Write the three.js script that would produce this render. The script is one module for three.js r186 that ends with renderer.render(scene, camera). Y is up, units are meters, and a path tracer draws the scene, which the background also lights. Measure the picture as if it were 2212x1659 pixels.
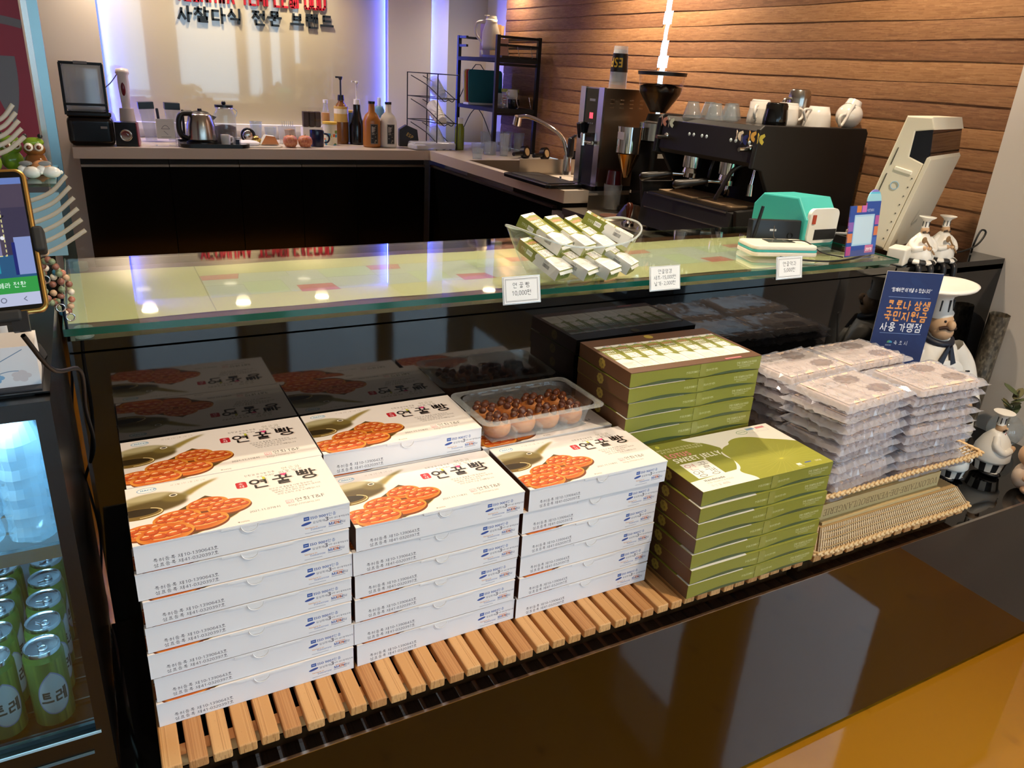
import * as THREE from 'three';
import { mergeGeometries } from 'three/addons/utils/BufferGeometryUtils.js';
import { RoundedBoxGeometry } from 'three/addons/geometries/RoundedBoxGeometry.js';
import { RectAreaLightUniformsLib } from 'three/addons/lights/RectAreaLightUniformsLib.js';

// ---------- camera, sky, lights, exposure ----------
const scene = new THREE.Scene();
const camera = new THREE.PerspectiveCamera(53.49, 2212 / 1659, 0.02, 200);
{
  const right = new THREE.Vector3(0.88143697, 0.05899602, 0.46860254), up = new THREE.Vector3(0.12956627, 0.92389992, -0.36002988), back = new THREE.Vector3(-0.45418218, 0.37805873, 0.80671565);
  camera.quaternion.setFromRotationMatrix(new THREE.Matrix4().makeBasis(right, up, back));
  camera.position.set(0, 1.56, 0);
}
scene.background = new THREE.Color().setRGB(0.55, 0.80, 1.0);
scene.backgroundIntensity = 4.8;
RectAreaLightUniformsLib.init();
const renderer = new THREE.WebGLRenderer();
renderer.toneMapping = THREE.LinearToneMapping;
renderer.toneMappingExposure = 1.0;
renderer.shadowMap.enabled = true;

// ---------- helpers ----------
let seed = 12345;
const rnd = () => { seed = (seed * 1664525 + 1013904223) >>> 0; return seed / 4294967296; };
const rr = (a, b) => a + (b - a) * rnd();
const V = (x, y, z) => new THREE.Vector3(x, y, z);
const names = new Map();
function numbered(n) { const k = names.get(n) || 0; names.set(n, k + 1); return k ? n + '_' + String(k).padStart(3, '0') : n; }
function clean(g) {
  g = g.index ? g.toNonIndexed() : g;
  for (const k of Object.keys(g.attributes)) if (!['position', 'normal', 'uv'].includes(k)) g.deleteAttribute(k);
  if (!g.attributes.uv) g.setAttribute('uv', new THREE.BufferAttribute(new Float32Array(g.attributes.position.count * 2), 2));
  g.clearGroups();
  return g;
}
const J = (list) => { list = list.flat(9); return list.length === 1 ? list[0] : mergeGeometries(list.map(clean)); };
function at(g, x = 0, y = 0, z = 0, rx = 0, ry = 0, rz = 0) {
  return g.applyMatrix4(new THREE.Matrix4().compose(V(x, y, z), new THREE.Quaternion().setFromEuler(new THREE.Euler(rx, ry, rz)), V(1, 1, 1)));
}
const B = (w, h, d, x = 0, y = 0, z = 0, rx = 0, ry = 0, rz = 0) => at(new THREE.BoxGeometry(w, h, d), x, y, z, rx, ry, rz);
const BB = (x0, x1, y0, y1, z0, z1) => B(x1 - x0, y1 - y0, z1 - z0, (x0 + x1) / 2, (y0 + y1) / 2, (z0 + z1) / 2);
const RB = (w, h, d, r, x = 0, y = 0, z = 0, rx = 0, ry = 0, rz = 0, s = 2) => at(new RoundedBoxGeometry(w, h, d, s, r), x, y, z, rx, ry, rz);
const CY = (rt, rb, h, x = 0, y = 0, z = 0, rx = 0, ry = 0, rz = 0, s = 20) => at(new THREE.CylinderGeometry(rt, rb, h, s), x, y, z, rx, ry, rz);
const SP = (r, x = 0, y = 0, z = 0, sx = 1, sy = 1, sz = 1, s = 16) => at(new THREE.SphereGeometry(r, s, Math.max(6, s * 0.7 | 0)).scale(sx, sy, sz), x, y, z);
const TO = (R, r, x = 0, y = 0, z = 0, rx = 0, ry = 0, rz = 0, arc = Math.PI * 2, s = 24) => at(new THREE.TorusGeometry(R, r, 8, s, arc), x, y, z, rx, ry, rz);
const LA = (pts, x = 0, y = 0, z = 0, s = 24) => at(new THREE.LatheGeometry(pts.map(([a, b]) => new THREE.Vector2(a, b)), s), x, y, z);
const TU = (pts, r = 0.003, n = 0, rs = 6, closed = false) => new THREE.TubeGeometry(new THREE.CatmullRomCurve3(pts.map((p) => V(...p)), closed, 'centripetal'), n || pts.length * 5, r, rs, closed);
function EX(pts, d, x = 0, y = 0, z = 0, rx = 0, ry = 0, rz = 0, bev = 0) {   // extruded outline, centred on its depth
  const sh = pts instanceof THREE.Shape ? pts : new THREE.Shape(pts.map(([a, b]) => new THREE.Vector2(a, b)));
  const g = new THREE.ExtrudeGeometry(sh, { depth: d - 2 * bev, bevelEnabled: bev > 0, bevelThickness: bev, bevelSize: bev, bevelSegments: 2, steps: 1, curveSegments: 10 });
  g.translate(0, 0, -d / 2 + bev);
  return at(g, x, y, z, rx, ry, rz);
}
function rrect(w, h, r) {
  const s = new THREE.Shape(), x = w / 2, y = h / 2;
  s.moveTo(-x + r, -y); s.lineTo(x - r, -y); s.absarc(x - r, -y + r, r, -Math.PI / 2, 0); s.lineTo(x, y - r); s.absarc(x - r, y - r, r, 0, Math.PI / 2);
  s.lineTo(-x + r, y); s.absarc(-x + r, y - r, r, Math.PI / 2, Math.PI); s.lineTo(-x, -y + r); s.absarc(-x + r, -y + r, r, Math.PI, Math.PI * 1.5);
  return s;
}
function obj(name, geos, mat, parent = scene) {
  const m = new THREE.Mesh(Array.isArray(geos) ? J(geos) : geos, mat);
  m.name = parent === scene ? numbered(name) : name; m.castShadow = m.receiveShadow = true; parent.add(m);
  return m;
}
function tag(o, label, category, group) { Object.assign(o.userData, { label, category }); if (group) o.userData.group = group; return o; }
function thing(name, label, category, p = [0, 0, 0], ry = 0, group) {
  const o = new THREE.Group(); o.name = numbered(name); o.position.set(...p); o.rotation.y = ry; scene.add(o);
  return tag(o, label, category, group);
}
function struct(name, geos, mat) { const o = obj(name, geos, mat); o.userData.kind = 'structure'; return o; }
function copy(src, label, p, ry, group) {
  const c = src.clone(); c.name = numbered(src.name.replace(/_\d{3}$/, '')); c.userData = { ...src.userData };
  if (label) c.userData.label = label; if (group) c.userData.group = group;
  if (p) c.position.set(...p); if (ry !== undefined) c.rotation.y = ry; scene.add(c); return c;
}
const nest = (parent, ...kids) => kids.forEach((k) => { k.position.sub(parent.position); parent.add(k); });   // a part's own pieces
const M = (c, roughness = 0.6, o = {}) => { const m = new THREE.MeshPhysicalMaterial({ color: c, roughness, metalness: 0, ...o }); return m; };
const pane = (c = 0xffffff, o = {}) => M(c, 0.03, { transmission: 1, thickness: 0, ior: 1.5, side: THREE.DoubleSide, ...o });
const metal = (c, r = 0.25) => M(c, r, { metalness: 1 });
function canvas(w, h, draw, o = {}) {
  const c = document.createElement('canvas'); c.width = w; c.height = h; const g = c.getContext('2d'); draw(g, w, h);
  const t = new THREE.CanvasTexture(c); t.colorSpace = o.data ? THREE.NoColorSpace : THREE.SRGBColorSpace; t.wrapS = t.wrapT = THREE.RepeatWrapping; t.magFilter = THREE.LinearFilter;
  return t;
}

// ---------- Hangul, drawn stroke by stroke ----------
const CONS = {
  'ㄱ': [[.08, .14, .86, .14, .8, .95]], 'ㄴ': [[.12, .06, .12, .86, .92, .86]], 'ㄷ': [[.9, .12, .12, .12, .12, .88, .92, .88]], 'ㄹ': [[.1, .08, .88, .08, .88, .47, .12, .47, .12, .9, .92, .9]],
  'ㅁ': [[.12, .1, .88, .1, .88, .9, .12, .9, .12, .1]], 'ㅂ': [[.12, .04, .12, .92, .88, .92, .88, .04], [.12, .48, .88, .48]], 'ㅅ': [[.5, .06, .42, .45, .06, .95], [.46, .36, .94, .95]],
  'ㅇ': ['o', .5, .5, .42], 'ㅈ': [[.06, .1, .92, .1], [.5, .1, .42, .5, .06, .95], [.46, .45, .94, .95]], 'ㅊ': [[.5, 0, .5, .2], [.06, .24, .94, .24], [.5, .24, .42, .58, .06, .98], [.46, .55, .94, .98]],
  'ㅋ': [[.08, .12, .86, .12, .8, .95], [.08, .5, .82, .5]], 'ㅌ': [[.9, .1, .12, .1, .12, .9, .92, .9], [.12, .5, .85, .5]], 'ㅍ': [[.04, .12, .96, .12], [.04, .9, .96, .9], [.3, .12, .33, .9], [.7, .12, .67, .9]],
  'ㅎ': [[.35, .04, .65, .04], [.05, .22, .95, .22], ['o', .5, .66, .3]],
};
const CHO = 'ㄱ,ㄱㄱ,ㄴ,ㄷ,ㄷㄷ,ㄹ,ㅁ,ㅂ,ㅂㅂ,ㅅ,ㅅㅅ,ㅇ,ㅈ,ㅈㅈ,ㅊ,ㅋ,ㅌ,ㅍ,ㅎ'.split(',');
const JONG = ',ㄱ,ㄱㄱ,ㄱㅅ,ㄴ,ㄴㅈ,ㄴㅎ,ㄷ,ㄹ,ㄹㄱ,ㄹㅁ,ㄹㅂ,ㄹㅅ,ㄹㅌ,ㄹㅍ,ㄹㅎ,ㅁ,ㅂ,ㅂㅅ,ㅅ,ㅅㅅ,ㅇ,ㅈ,ㅊ,ㅋ,ㅌ,ㅍ,ㅎ'.split(',');
// vowels: index -> [horizontal part, vertical part]
const HV = { o: [[.5, 0, .5, .75], [0, .75, 1, .75]], yo: [[.32, 0, .32, .75], [.68, 0, .68, .75], [0, .75, 1, .75]], u: [[0, .25, 1, .25], [.5, .25, .5, 1]], yu: [[0, .25, 1, .25], [.32, .25, .32, 1], [.68, .25, .68, 1]], eu: [[0, .5, 1, .5]] };
const VV = { a: [[.35, 0, .35, 1], [.35, .45, .95, .45]], ae: [[.2, .02, .2, .98], [.2, .45, .75, .45], [.75, 0, .75, 1]], ya: [[.35, 0, .35, 1], [.35, .33, .95, .33], [.35, .6, .95, .6]], yae: [[.2, .02, .2, .98], [.2, .35, .75, .35], [.2, .6, .75, .6], [.75, 0, .75, 1]],
  eo: [[.7, 0, .7, 1], [.1, .45, .7, .45]], e: [[.4, .02, .4, .98], [0, .45, .4, .45], [.82, 0, .82, 1]], yeo: [[.7, 0, .7, 1], [.1, .33, .7, .33], [.1, .6, .7, .6]], ye: [[.4, .02, .4, .98], [0, .33, .4, .33], [0, .6, .4, .6], [.82, 0, .82, 1]], i: [[.6, 0, .6, 1]] };
const JUNG = [['', 'a'], ['', 'ae'], ['', 'ya'], ['', 'yae'], ['', 'eo'], ['', 'e'], ['', 'yeo'], ['', 'ye'], ['o', ''], ['o', 'a'], ['o', 'ae'], ['o', 'i'], ['yo', ''], ['u', ''], ['u', 'eo'], ['u', 'e'], ['u', 'i'], ['yu', ''], ['eu', ''], ['eu', 'i'], ['', 'i']];
function hangul(ch) {            // -> polylines in the unit square, y down
  const k = ch.charCodeAt(0) - 0xac00, out = [];
  const put = (strokes, [x, y, w, h]) => {
    if (strokes[0] === 'o') strokes = [strokes];
    for (const s of strokes) {
      const p = [];
      if (s[0] === 'o') for (let i = 0; i <= 20; i++) p.push([x + w * (s[1] + s[3] * 1.05 * Math.cos(i * Math.PI / 10)), y + h * (s[2] + s[3] * Math.sin(i * Math.PI / 10))]);
      else for (let i = 0; i < s.length; i += 2) p.push([x + w * s[i], y + h * s[i + 1]]);
      out.push(p);
    }
  };
  const con = (str, [x, y, w, h]) => { if (str.length === 1) put(CONS[str], [x, y, w, h]); else { put(CONS[str[0]], [x - .02, y, w * .5, h]); put(CONS[str[1]], [x + w * .52, y, w * .5, h]); } };
  const c = CHO[k / 588 | 0], [hv, vv] = JUNG[(k % 588) / 28 | 0], f = JONG[k % 28];
  if (!hv) { con(c, f ? [0, .02, .54, .5] : [0, .1, .56, .78]); put(VV[vv], f ? [.6, 0, .4, .58] : [.6, 0, .4, 1]); if (f) con(f, [.16, .63, .78, .36]); }
  else if (!vv) { con(c, f ? [.2, 0, .6, .32] : [.15, .04, .7, .44]); put(HV[hv], f ? [0, .35, 1, .24] : [0, .54, 1, .42]); if (f) con(f, [.18, .66, .66, .33]); }
  else { con(c, f ? [.05, 0, .48, .3] : [.05, .04, .5, .44]); put(HV[hv], f ? [0, .32, .6, .22] : [0, .52, .62, .36]); put(VV[vv], f ? [.64, 0, .36, .6] : [.64, 0, .36, 1]); if (f) con(f, [.2, .65, .72, .34]); }
  return out;
}
function write(g, str, x, y, s, o = {}) {   // x, y: top left of the first letter, s: letter height
  const { color = '#222', w = 0.09, sp = 1.08, font = 'sans-serif', bold = '', sx = 1 } = o;
  g.save(); g.strokeStyle = g.fillStyle = color; g.lineWidth = s * w; g.lineCap = o.cap || 'butt'; g.lineJoin = 'round';
  for (const ch of str) {
    const code = ch.charCodeAt(0);
    if (code >= 0xac00 && code < 0xd7a4) {
      for (const p of hangul(ch)) { g.beginPath(); p.forEach(([a, b], i) => g[i ? 'lineTo' : 'moveTo'](x + a * s * .92 * sx, y + b * s)); g.stroke(); }
      x += s * sp * sx;
    } else {
      g.font = `${bold} ${s * 1.12}px ${font}`; g.save(); g.translate(x, y + s * .9); g.scale(sx, 1); g.fillText(ch, 0, 0); g.restore(); x += Math.max(g.measureText(ch).width, s * .25) * sx * (sp > 1.2 ? sp - .15 : 1);
    }
  }
  g.restore(); return x;
}
function noiseRect(g, w, h, n, col, a, smax = 2) { for (let i = 0; i < n; i++) { g.globalAlpha = rnd() * a; g.fillStyle = col; const s = rr(.5, smax); g.fillRect(rnd() * w, rnd() * h, s, s); } g.globalAlpha = 1; }

// ---------- shared materials ----------
const mWall = M('#e2d8cc', 0.75), mWhite = M('#efefec', 0.45), mBlackGloss = M('#060607', 0.035, { ior: 1.55 }), mBlack = M('#0b0b0c', 0.35), mBlackMatte = M('#141414', 0.7);
const mSteel = metal('#b9b6b0', 0.22), mChrome = metal('#dcdcdc', 0.08), mBrushed = metal('#a89f92', 0.34), mClear = pane(), mDarkMetal = M('#191a1c', 0.4, { metalness: 0.4 });
const mCream = M('#efe8d6', 0.4), mPaper = M('#fbfaf7', 0.6), mCable = M('#0c0c0d', 0.5), mGrey = M('#8d8f92', 0.5), mTeal = M('#46bcb6', 0.35), mGlassEdge = M('#0c4a3c', 0.08);
const mPorcelain = M('#f1ede6', 0.18, { clearcoat: 0.6 });

// ---------- lamps ----------
function spotLamp(x, y, z, tx, ty, tz, color, power, angle, label, pen = 0.5, radius = 1.2) {
  const t = thing('ceiling_spotlight', label, 'spotlight', [x, y, z], 0, 'ceiling spotlights');
  const dir = V(tx - x, ty - y, tz - z).normalize(), q = new THREE.Quaternion().setFromUnitVectors(V(0, -1, 0), dir);
  const can = obj('housing', [LA([[0, .1], [.034, .1], [.036, .02], [.036, -.03], [.032, -.03], [.032, .0], [0, .0]])], mBlackMatte, t); can.quaternion.copy(q);
  obj('stem', [CY(.008, .008, 2.75 - y, 0, (2.75 - y) / 2, 0)], mBlackMatte, t);
  const bulb = obj('bulb', [CY(.03, .03, .006)], new THREE.MeshStandardMaterial({ color: '#fff3df', emissive: color, emissiveIntensity: 6 }), t); bulb.position.copy(dir.clone().multiplyScalar(.012)); bulb.quaternion.copy(q);
  const L = new THREE.SpotLight(color, power, 0, angle, pen, 2); L.position.copy(dir.clone().multiplyScalar(.05)); L.castShadow = true; L.shadow.radius = radius; t.add(L);
  const tg = new THREE.Object3D(); tg.name = 'aim'; tg.position.set(tx - x, ty - y, tz - z); t.add(tg); L.target = tg;
}
const WARM = new THREE.Color().setRGB(1, .80, .58), WARM2 = new THREE.Color().setRGB(1, .74, .47);
spotLamp(1.62, 2.6, -.25, .95, .65, -.95, WARM, 7.9, .95, 'spotlight shining down on the display boxes from the right', .35, 1.4);
spotLamp(.12, 2.6, -.80, .16, .8, -1.12, WARM, 3.7, .42, 'spotlight shining down on the left stacks of boxes', .8, 1.6);
spotLamp(.55, 2.6, -2.35, .7, 1.1, -1.75, WARM, 10, .75, 'spotlight shining down on the cloth of the glass counter', .9, 2);
spotLamp(1.75, 2.6, -2.2, 1.5, 1.1, -1.75, WARM, 8, .7, 'spotlight above the card terminal end of the counter', .9, 2);
spotLamp(2.05, 2.6, -3.25, 2.5, 1.5, -3.15, WARM, 14, .9, 'spotlight beside the brown blind above the bean hopper', .9, 2);
spotLamp(1.95, 2.6, -1.75, 2.5, 1.45, -1.85, WARM, 5.5, .85, 'spotlight beside the brown blind above the coffee machine', .9, 2);
function downLight(x, z, y, label) {
  const t = thing('recessed_downlight', label, 'downlight', [x, y, z], 0, 'recessed downlights over the back counter');
  obj('trim_ring', [TO(.05, .006, 0, -.003, 0, Math.PI / 2)], mWhite, t);
  obj('lens', [CY(.043, .043, .004, 0, -.004, 0)], new THREE.MeshStandardMaterial({ color: '#fff', emissive: WARM, emissiveIntensity: 14 }), t);
  const L = new THREE.SpotLight(WARM, 1.75, 0, 1.3, .8, 2); L.position.set(0, -.02, 0); L.castShadow = true; L.shadow.radius = 2; t.add(L);
  const tg = new THREE.Object3D(); tg.name = 'aim'; tg.position.set(0, -1, .02); t.add(tg); L.target = tg;
}
for (const [x, w] of [[.22, 'left'], [.76, 'middle'], [1.26, 'right'], [2.42, 'corner']]) downLight(x, x > 2 ? -4.72 : -4.88, 2.17, w + ' recessed downlight in the soffit over the back counter');

// ---------- room ----------
const mFloor = M(new THREE.Color().setRGB(.60, .25, .012), .07, { clearcoat: 1, clearcoatRoughness: .03, map: canvas(512, 512, (g, w, h) => { g.fillStyle = '#fff'; g.fillRect(0, 0, w, h); for (let i = 0; i < 260; i++) { g.globalAlpha = .05; g.fillStyle = rnd() < .5 ? '#b08a60' : '#ffffff'; g.beginPath(); g.ellipse(rnd() * w, rnd() * h, rr(8, 60), rr(6, 30), rnd() * 3, 0, 7); g.fill(); } noiseRect(g, w, h, 3000, '#6b4a20', .25); }) });
struct('floor', [BB(-3, 3.3, -.12, 0, -5.5, 5.2)], mFloor);
struct('ceiling', [BB(-3, 3.3, 2.75, 2.9, -5.5, 5.2)], M('#d8d4cc', .9));
struct('wall_left', [BB(-3.15, -3, -.12, 2.9, -5.5, 5.2)], mWall);
{ // the back wall: a recessed glossy sign panel between proud wall pieces, blue strips behind their edges
  struct('wall_back', [BB(-3, 2.75, -.12, 2.9, -5.5, -5.3)], M('#b9ac9a', .8));
  struct('trim_1', [BB(-.62, .15, 0, 2.75, -5.30, -5.06)], mWall);
  struct('trim_2', [BB(1.79, 2.082, 0, 2.75, -5.085, -5.06), BB(1.86, 2.06, 0, 2.75, -5.3, -5.085)], M('#ebe3e0', .6));
  struct('trim_3', [BB(2.06, 2.225, 0, 2.75, -5.30, -5.115)], mWhite);
  struct('trim_4', [BB(.15, 1.79, 2.17, 2.75, -5.3, -4.62), BB(2.225, 2.59, 2.17, 2.75, -5.3, -4.6)], mWall);
  const pnl = tag(obj('sign_board', [BB(.15, 1.86, 1.17, 2.17, -5.3, -5.12)], M('#c4ba9c', .06, { clearcoat: 1, clearcoatRoughness: .02 })), 'large glossy cream sign panel on the back wall with raised lettering', 'panel');
  struct('trim_5', [BB(.15, 1.79, 1.135, 1.17, -5.3, -5.06), BB(.15, 1.79, 0, 1.135, -5.3, -5.1)], mWhite);
  const BLUE = new THREE.Color().setRGB(.05, .09, 1), mLed = new THREE.MeshStandardMaterial({ color: '#223', emissive: BLUE, emissiveIntensity: 5 });
  const strip = (x, dx, label) => {
    const t = thing('led_strip', label, 'light strip', [x, 1.66, -5.1], 0);
    obj('glowing_strip', [B(.006, 1.0, .014)], mLed, t);
    const L = new THREE.RectAreaLight(BLUE, 95, .014, 1.0); L.position.x = dx * .006; L.lookAt(V(dx * 3, 0, 0)); t.add(L);
  };
  strip(.156, 1, 'blue light strip along the left edge of the sign panel'); strip(1.80, -1, 'blue light strip along the right edge of the sign panel'); strip(2.064, 1, 'blue light strip on the narrow wall strip beside the wire rack');
  // raised letters
  const mInk = M('#17222a', .4), mRed = M('#b3182c', .4);
  const sign = thing('sign_lettering', 'raised red and black letters on the cream sign panel', 'sign', [0, 0, -5.119]);
  const bar = (a, b, wd) => { const dx = b[0] - a[0], dy = b[1] - a[1], l = Math.hypot(dx, dy); return B(l + wd * .6, wd, .016, (a[0] + b[0]) / 2, (a[1] + b[1]) / 2, .008, 0, 0, Math.atan2(dy, dx)); };
  let x = .562; const step = [.103, .103, .103, .155, .103, .15, .103, .103, .103]; let i = 0;
  for (const ch of '사찰다식전문브랜드') {
    const gs = []; for (const p of hangul(ch)) for (let k = 1; k < p.length; k++) gs.push(bar([x + p[k - 1][0] * .074, 1.797 + i * .0022 - p[k - 1][1] * .078], [x + p[k][0] * .074, 1.797 + i * .0022 - p[k][1] * .078], .0115));
    obj('letter', gs, mInk, sign); x += step[i++] * .88;
  }


  const CAP = { E: [[0, 0, 0, 6], [0, 6, 3.6, 6], [0, 3, 3, 3], [0, 0, 3.6, 0]], O: [[.6, 0, 3.2, 0, 3.8, .8, 3.8, 5.2, 3.2, 6, .6, 6, 0, 5.2, 0, .8, .6, 0]], N: [[0, 0, 0, 6, 3.6, 0, 3.6, 6]], H: [[0, 0, 0, 6], [3.6, 0, 3.6, 6], [0, 3, 3.6, 3]], W: [[0, 6, 1.1, 0, 2.3, 5, 3.5, 0, 4.6, 6]], A: [[0, 0, 1.9, 6, 3.8, 0], [.7, 2, 3.1, 2]], T: [[1.9, 0, 1.9, 6], [0, 6, 3.8, 6]], M: [[0, 0, 0, 6, 2.2, 1.5, 4.4, 6, 4.4, 0]], P: [[0, 0, 0, 6, 3, 6, 3.6, 5.2, 3.6, 3.8, 3, 3, 0, 3]], L: [[0, 6, 0, 0, 3.4, 0]], F: [[0, 0, 0, 6, 3.4, 6], [0, 3.1, 2.9, 3.1]], D: [[0, 0, 0, 6, 2.6, 6, 3.7, 5, 3.7, 1, 2.6, 0, 0, 0]], Y: [[0, 6, 1.9, 3, 3.8, 6], [1.9, 3, 1.9, 0]], '&': [[3.9, 0, .9, 4.6, 1.2, 5.8, 2.2, 6, 2.8, 5.2, 2.4, 4.2, .4, 2.4, .2, 1, 1, 0, 2.2, 0, 3.9, 2.4]] };
  x = .562; i = 0; const red = 'YEONHWA TEMPLE&FOOD', wd = .856 / 19.1;
  for (const ch of red) { if (ch === ' ') { x += wd * .75; continue; } const gs = [], k = wd * .72 / 4, y0 = 1.826 + (x - .562) * .022; for (const p of CAP[ch]) for (let n = 2; n < p.length; n += 2) gs.push(bar([x + p[n - 2] * k, y0 + p[n - 1] * .0165], [x + p[n] * k, y0 + p[n + 1] * .0165], .0115)); obj('letter', gs, mRed, sign); x += wd * (ch === 'W' || ch === 'M' ? 1.16 : 1); }
}
{ // right wall: window with blinds at the back, white wall, then a glazed opening further forward
  struct('wall_right', [BB(2.6, 2.78, -.12, 1.1, -5.5, -1.46), BB(2.6, 2.78, 2.5, 2.9, -5.5, -1.46), BB(2.6, 2.78, 1.1, 2.5, -5.5, -4.97)], mWall);
  struct('wall_right_column', [BB(2.5, 2.78, -.12, 2.9, -1.46, -.4)], M('#d5cec6', .7));
  struct('wall_right_front', [BB(2.6, 2.78, -.12, .35, -.4, 5.2), BB(2.6, 2.78, 2.55, 2.9, -.4, 5.2)], mWall);
  const frame = M('#2b2b2e', .45);
  const w1 = struct('window_1', [BB(2.68, 2.74, 1.1, 1.13, -4.97, -1.46), BB(2.68, 2.74, 2.46, 2.5, -4.97, -1.46), BB(2.68, 2.74, 1.1, 2.5, -4.97, -4.94), BB(2.68, 2.74, 1.1, 2.5, -3.02, -2.96)], mGrey); obj('glass_pane', [BB(2.708, 2.712, 1.1, 2.5, -4.97, -1.46)], mClear, w1);
  const w2 = struct('window_2', [BB(2.66, 2.74, .35, .41, -.4, 5), BB(2.66, 2.74, 2.49, 2.55, -.4, 5), ...[[-.4, -.33], [.35, .75], [1.35, 1.9], [2.9, 3.3], [4.92, 5]].map(([a, b]) => BB(2.66, 2.74, .35, 2.55, a, b))], frame); obj('glass_pane', [BB(2.7, 2.704, .35, 2.55, -.4, 5)], mClear, w2);
  struct('wall_front', [BB(-3, 2.78, -.12, .12, 5, 5.2), BB(-3, 2.78, 2.6, 2.9, 5, 5.2), BB(-3, -2.2, .12, 2.6, 5, 5.2), BB(-.5, .1, .12, 2.6, 5, 5.2), BB(1.2, 1.55, .12, 2.6, 5, 5.2)], mWall);
  const w3 = struct('window_3', [BB(-2.2, 2.78, .12, .2, 5.04, 5.12), BB(-2.2, 2.78, 2.52, 2.6, 5.04, 5.12), ...[-2.2, -1.4, -.58, .1, 1.12, 1.55, 2.6].map((x) => BB(x, x + .08, .12, 2.6, 5.04, 5.12))], frame); obj('glass_pane', [BB(-2.2, 2.78, .12, 2.6, 5.08, 5.084)], mClear, w3);
  // outside ground
  const gd = obj('pavement', [BB(-12, 16, -.3, -.15, 5.2, 30), BB(3.3, 16, -.3, -.15, -12, 5.2)], M('#8d8c88', .9)); gd.userData.kind = 'structure';
}
{ // blinds: overlapping cloth bands with a printed wood grain
  const grain = (a, b, c) => canvas(1024, 64, (g, w, h) => { g.fillStyle = a; g.fillRect(0, 0, w, h); for (let i = 0; i < 1500; i++) { g.globalAlpha = rr(.15, .55); g.fillStyle = rnd() < .6 ? b : c; g.fillRect(rnd() * w, rnd() * h, rr(6, 50), rr(.7, 2.2)); } g.globalAlpha = 1; });
  const mats = [['#9c7049', '#7c5332', '#b48a5e'], ['#835a3c', '#66432a', '#9c7450'], ['#916744', '#704b2f', '#a87e56']].map((c) => M('#fff', .75, { map: grain(...c), side: THREE.DoubleSide }));
  const band = (z0, z1, y, hgt, off, ph) => {
    const n = 26, pos = [], uv = [], idx = [];
    for (let i = 0; i <= n; i++) {
      const t = i / n, z = z0 + (z1 - z0) * t, w = .003 * Math.sin(t * 7 + ph) + .0015 * Math.sin(t * 19 + ph * 3);
      for (let k = 0; k <= 3; k++) { const s = k / 3, bow = Math.sin(s * Math.PI) * .003 + s * .0055; pos.push(2.545 - off - bow + w * .25, y - s * (hgt + w * .8), z); uv.push(t * 1.3, s * .9); }
    }
    for (let i = 0; i < n; i++) for (let k = 0; k < 3; k++) { const a = i * 4 + k; idx.push(a, a + 1, a + 4, a + 1, a + 5, a + 4); }
    const g = new THREE.BufferGeometry(); g.setAttribute('position', new THREE.Float32BufferAttribute(pos, 3)); g.setAttribute('uv', new THREE.Float32BufferAttribute(uv, 2)); g.setIndex(idx); g.computeVertexNormals(); return g;
  };
  for (const [z0, z1, label] of [[-4.90, -3.235, 'brown wood-grain blind behind the bean hopper, left of the bright gap'], [-3.207, -1.466, 'brown wood-grain blind behind the coffee machine, right of the bright gap']]) {
    const t = thing('window_blind', label, 'blind'); let y = 2.45, k = 0;
    while (y > 1.16) { const h = .0645; const e = ((k * 7) % 5) * .006; obj('slat', band(z0 + (z0 < -4 ? 0 : e), z1 - (z0 < -4 ? e : 0), y + .012, h + .01, 0, k * 2.3), mats[(k * 2 + (z0 < -4 ? 1 : 0)) % 3], t); y -= h; k++; }
    obj('bottom_rail', [B(.016, .02, z1 - z0, 2.53, y + .004, (z0 + z1) / 2)], M('#6d4526', .6), t); obj('head_rail', [B(.05, .05, z1 - z0, 2.56, 2.48, (z0 + z1) / 2)], M('#6d4526', .6), t);
  }
}

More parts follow.
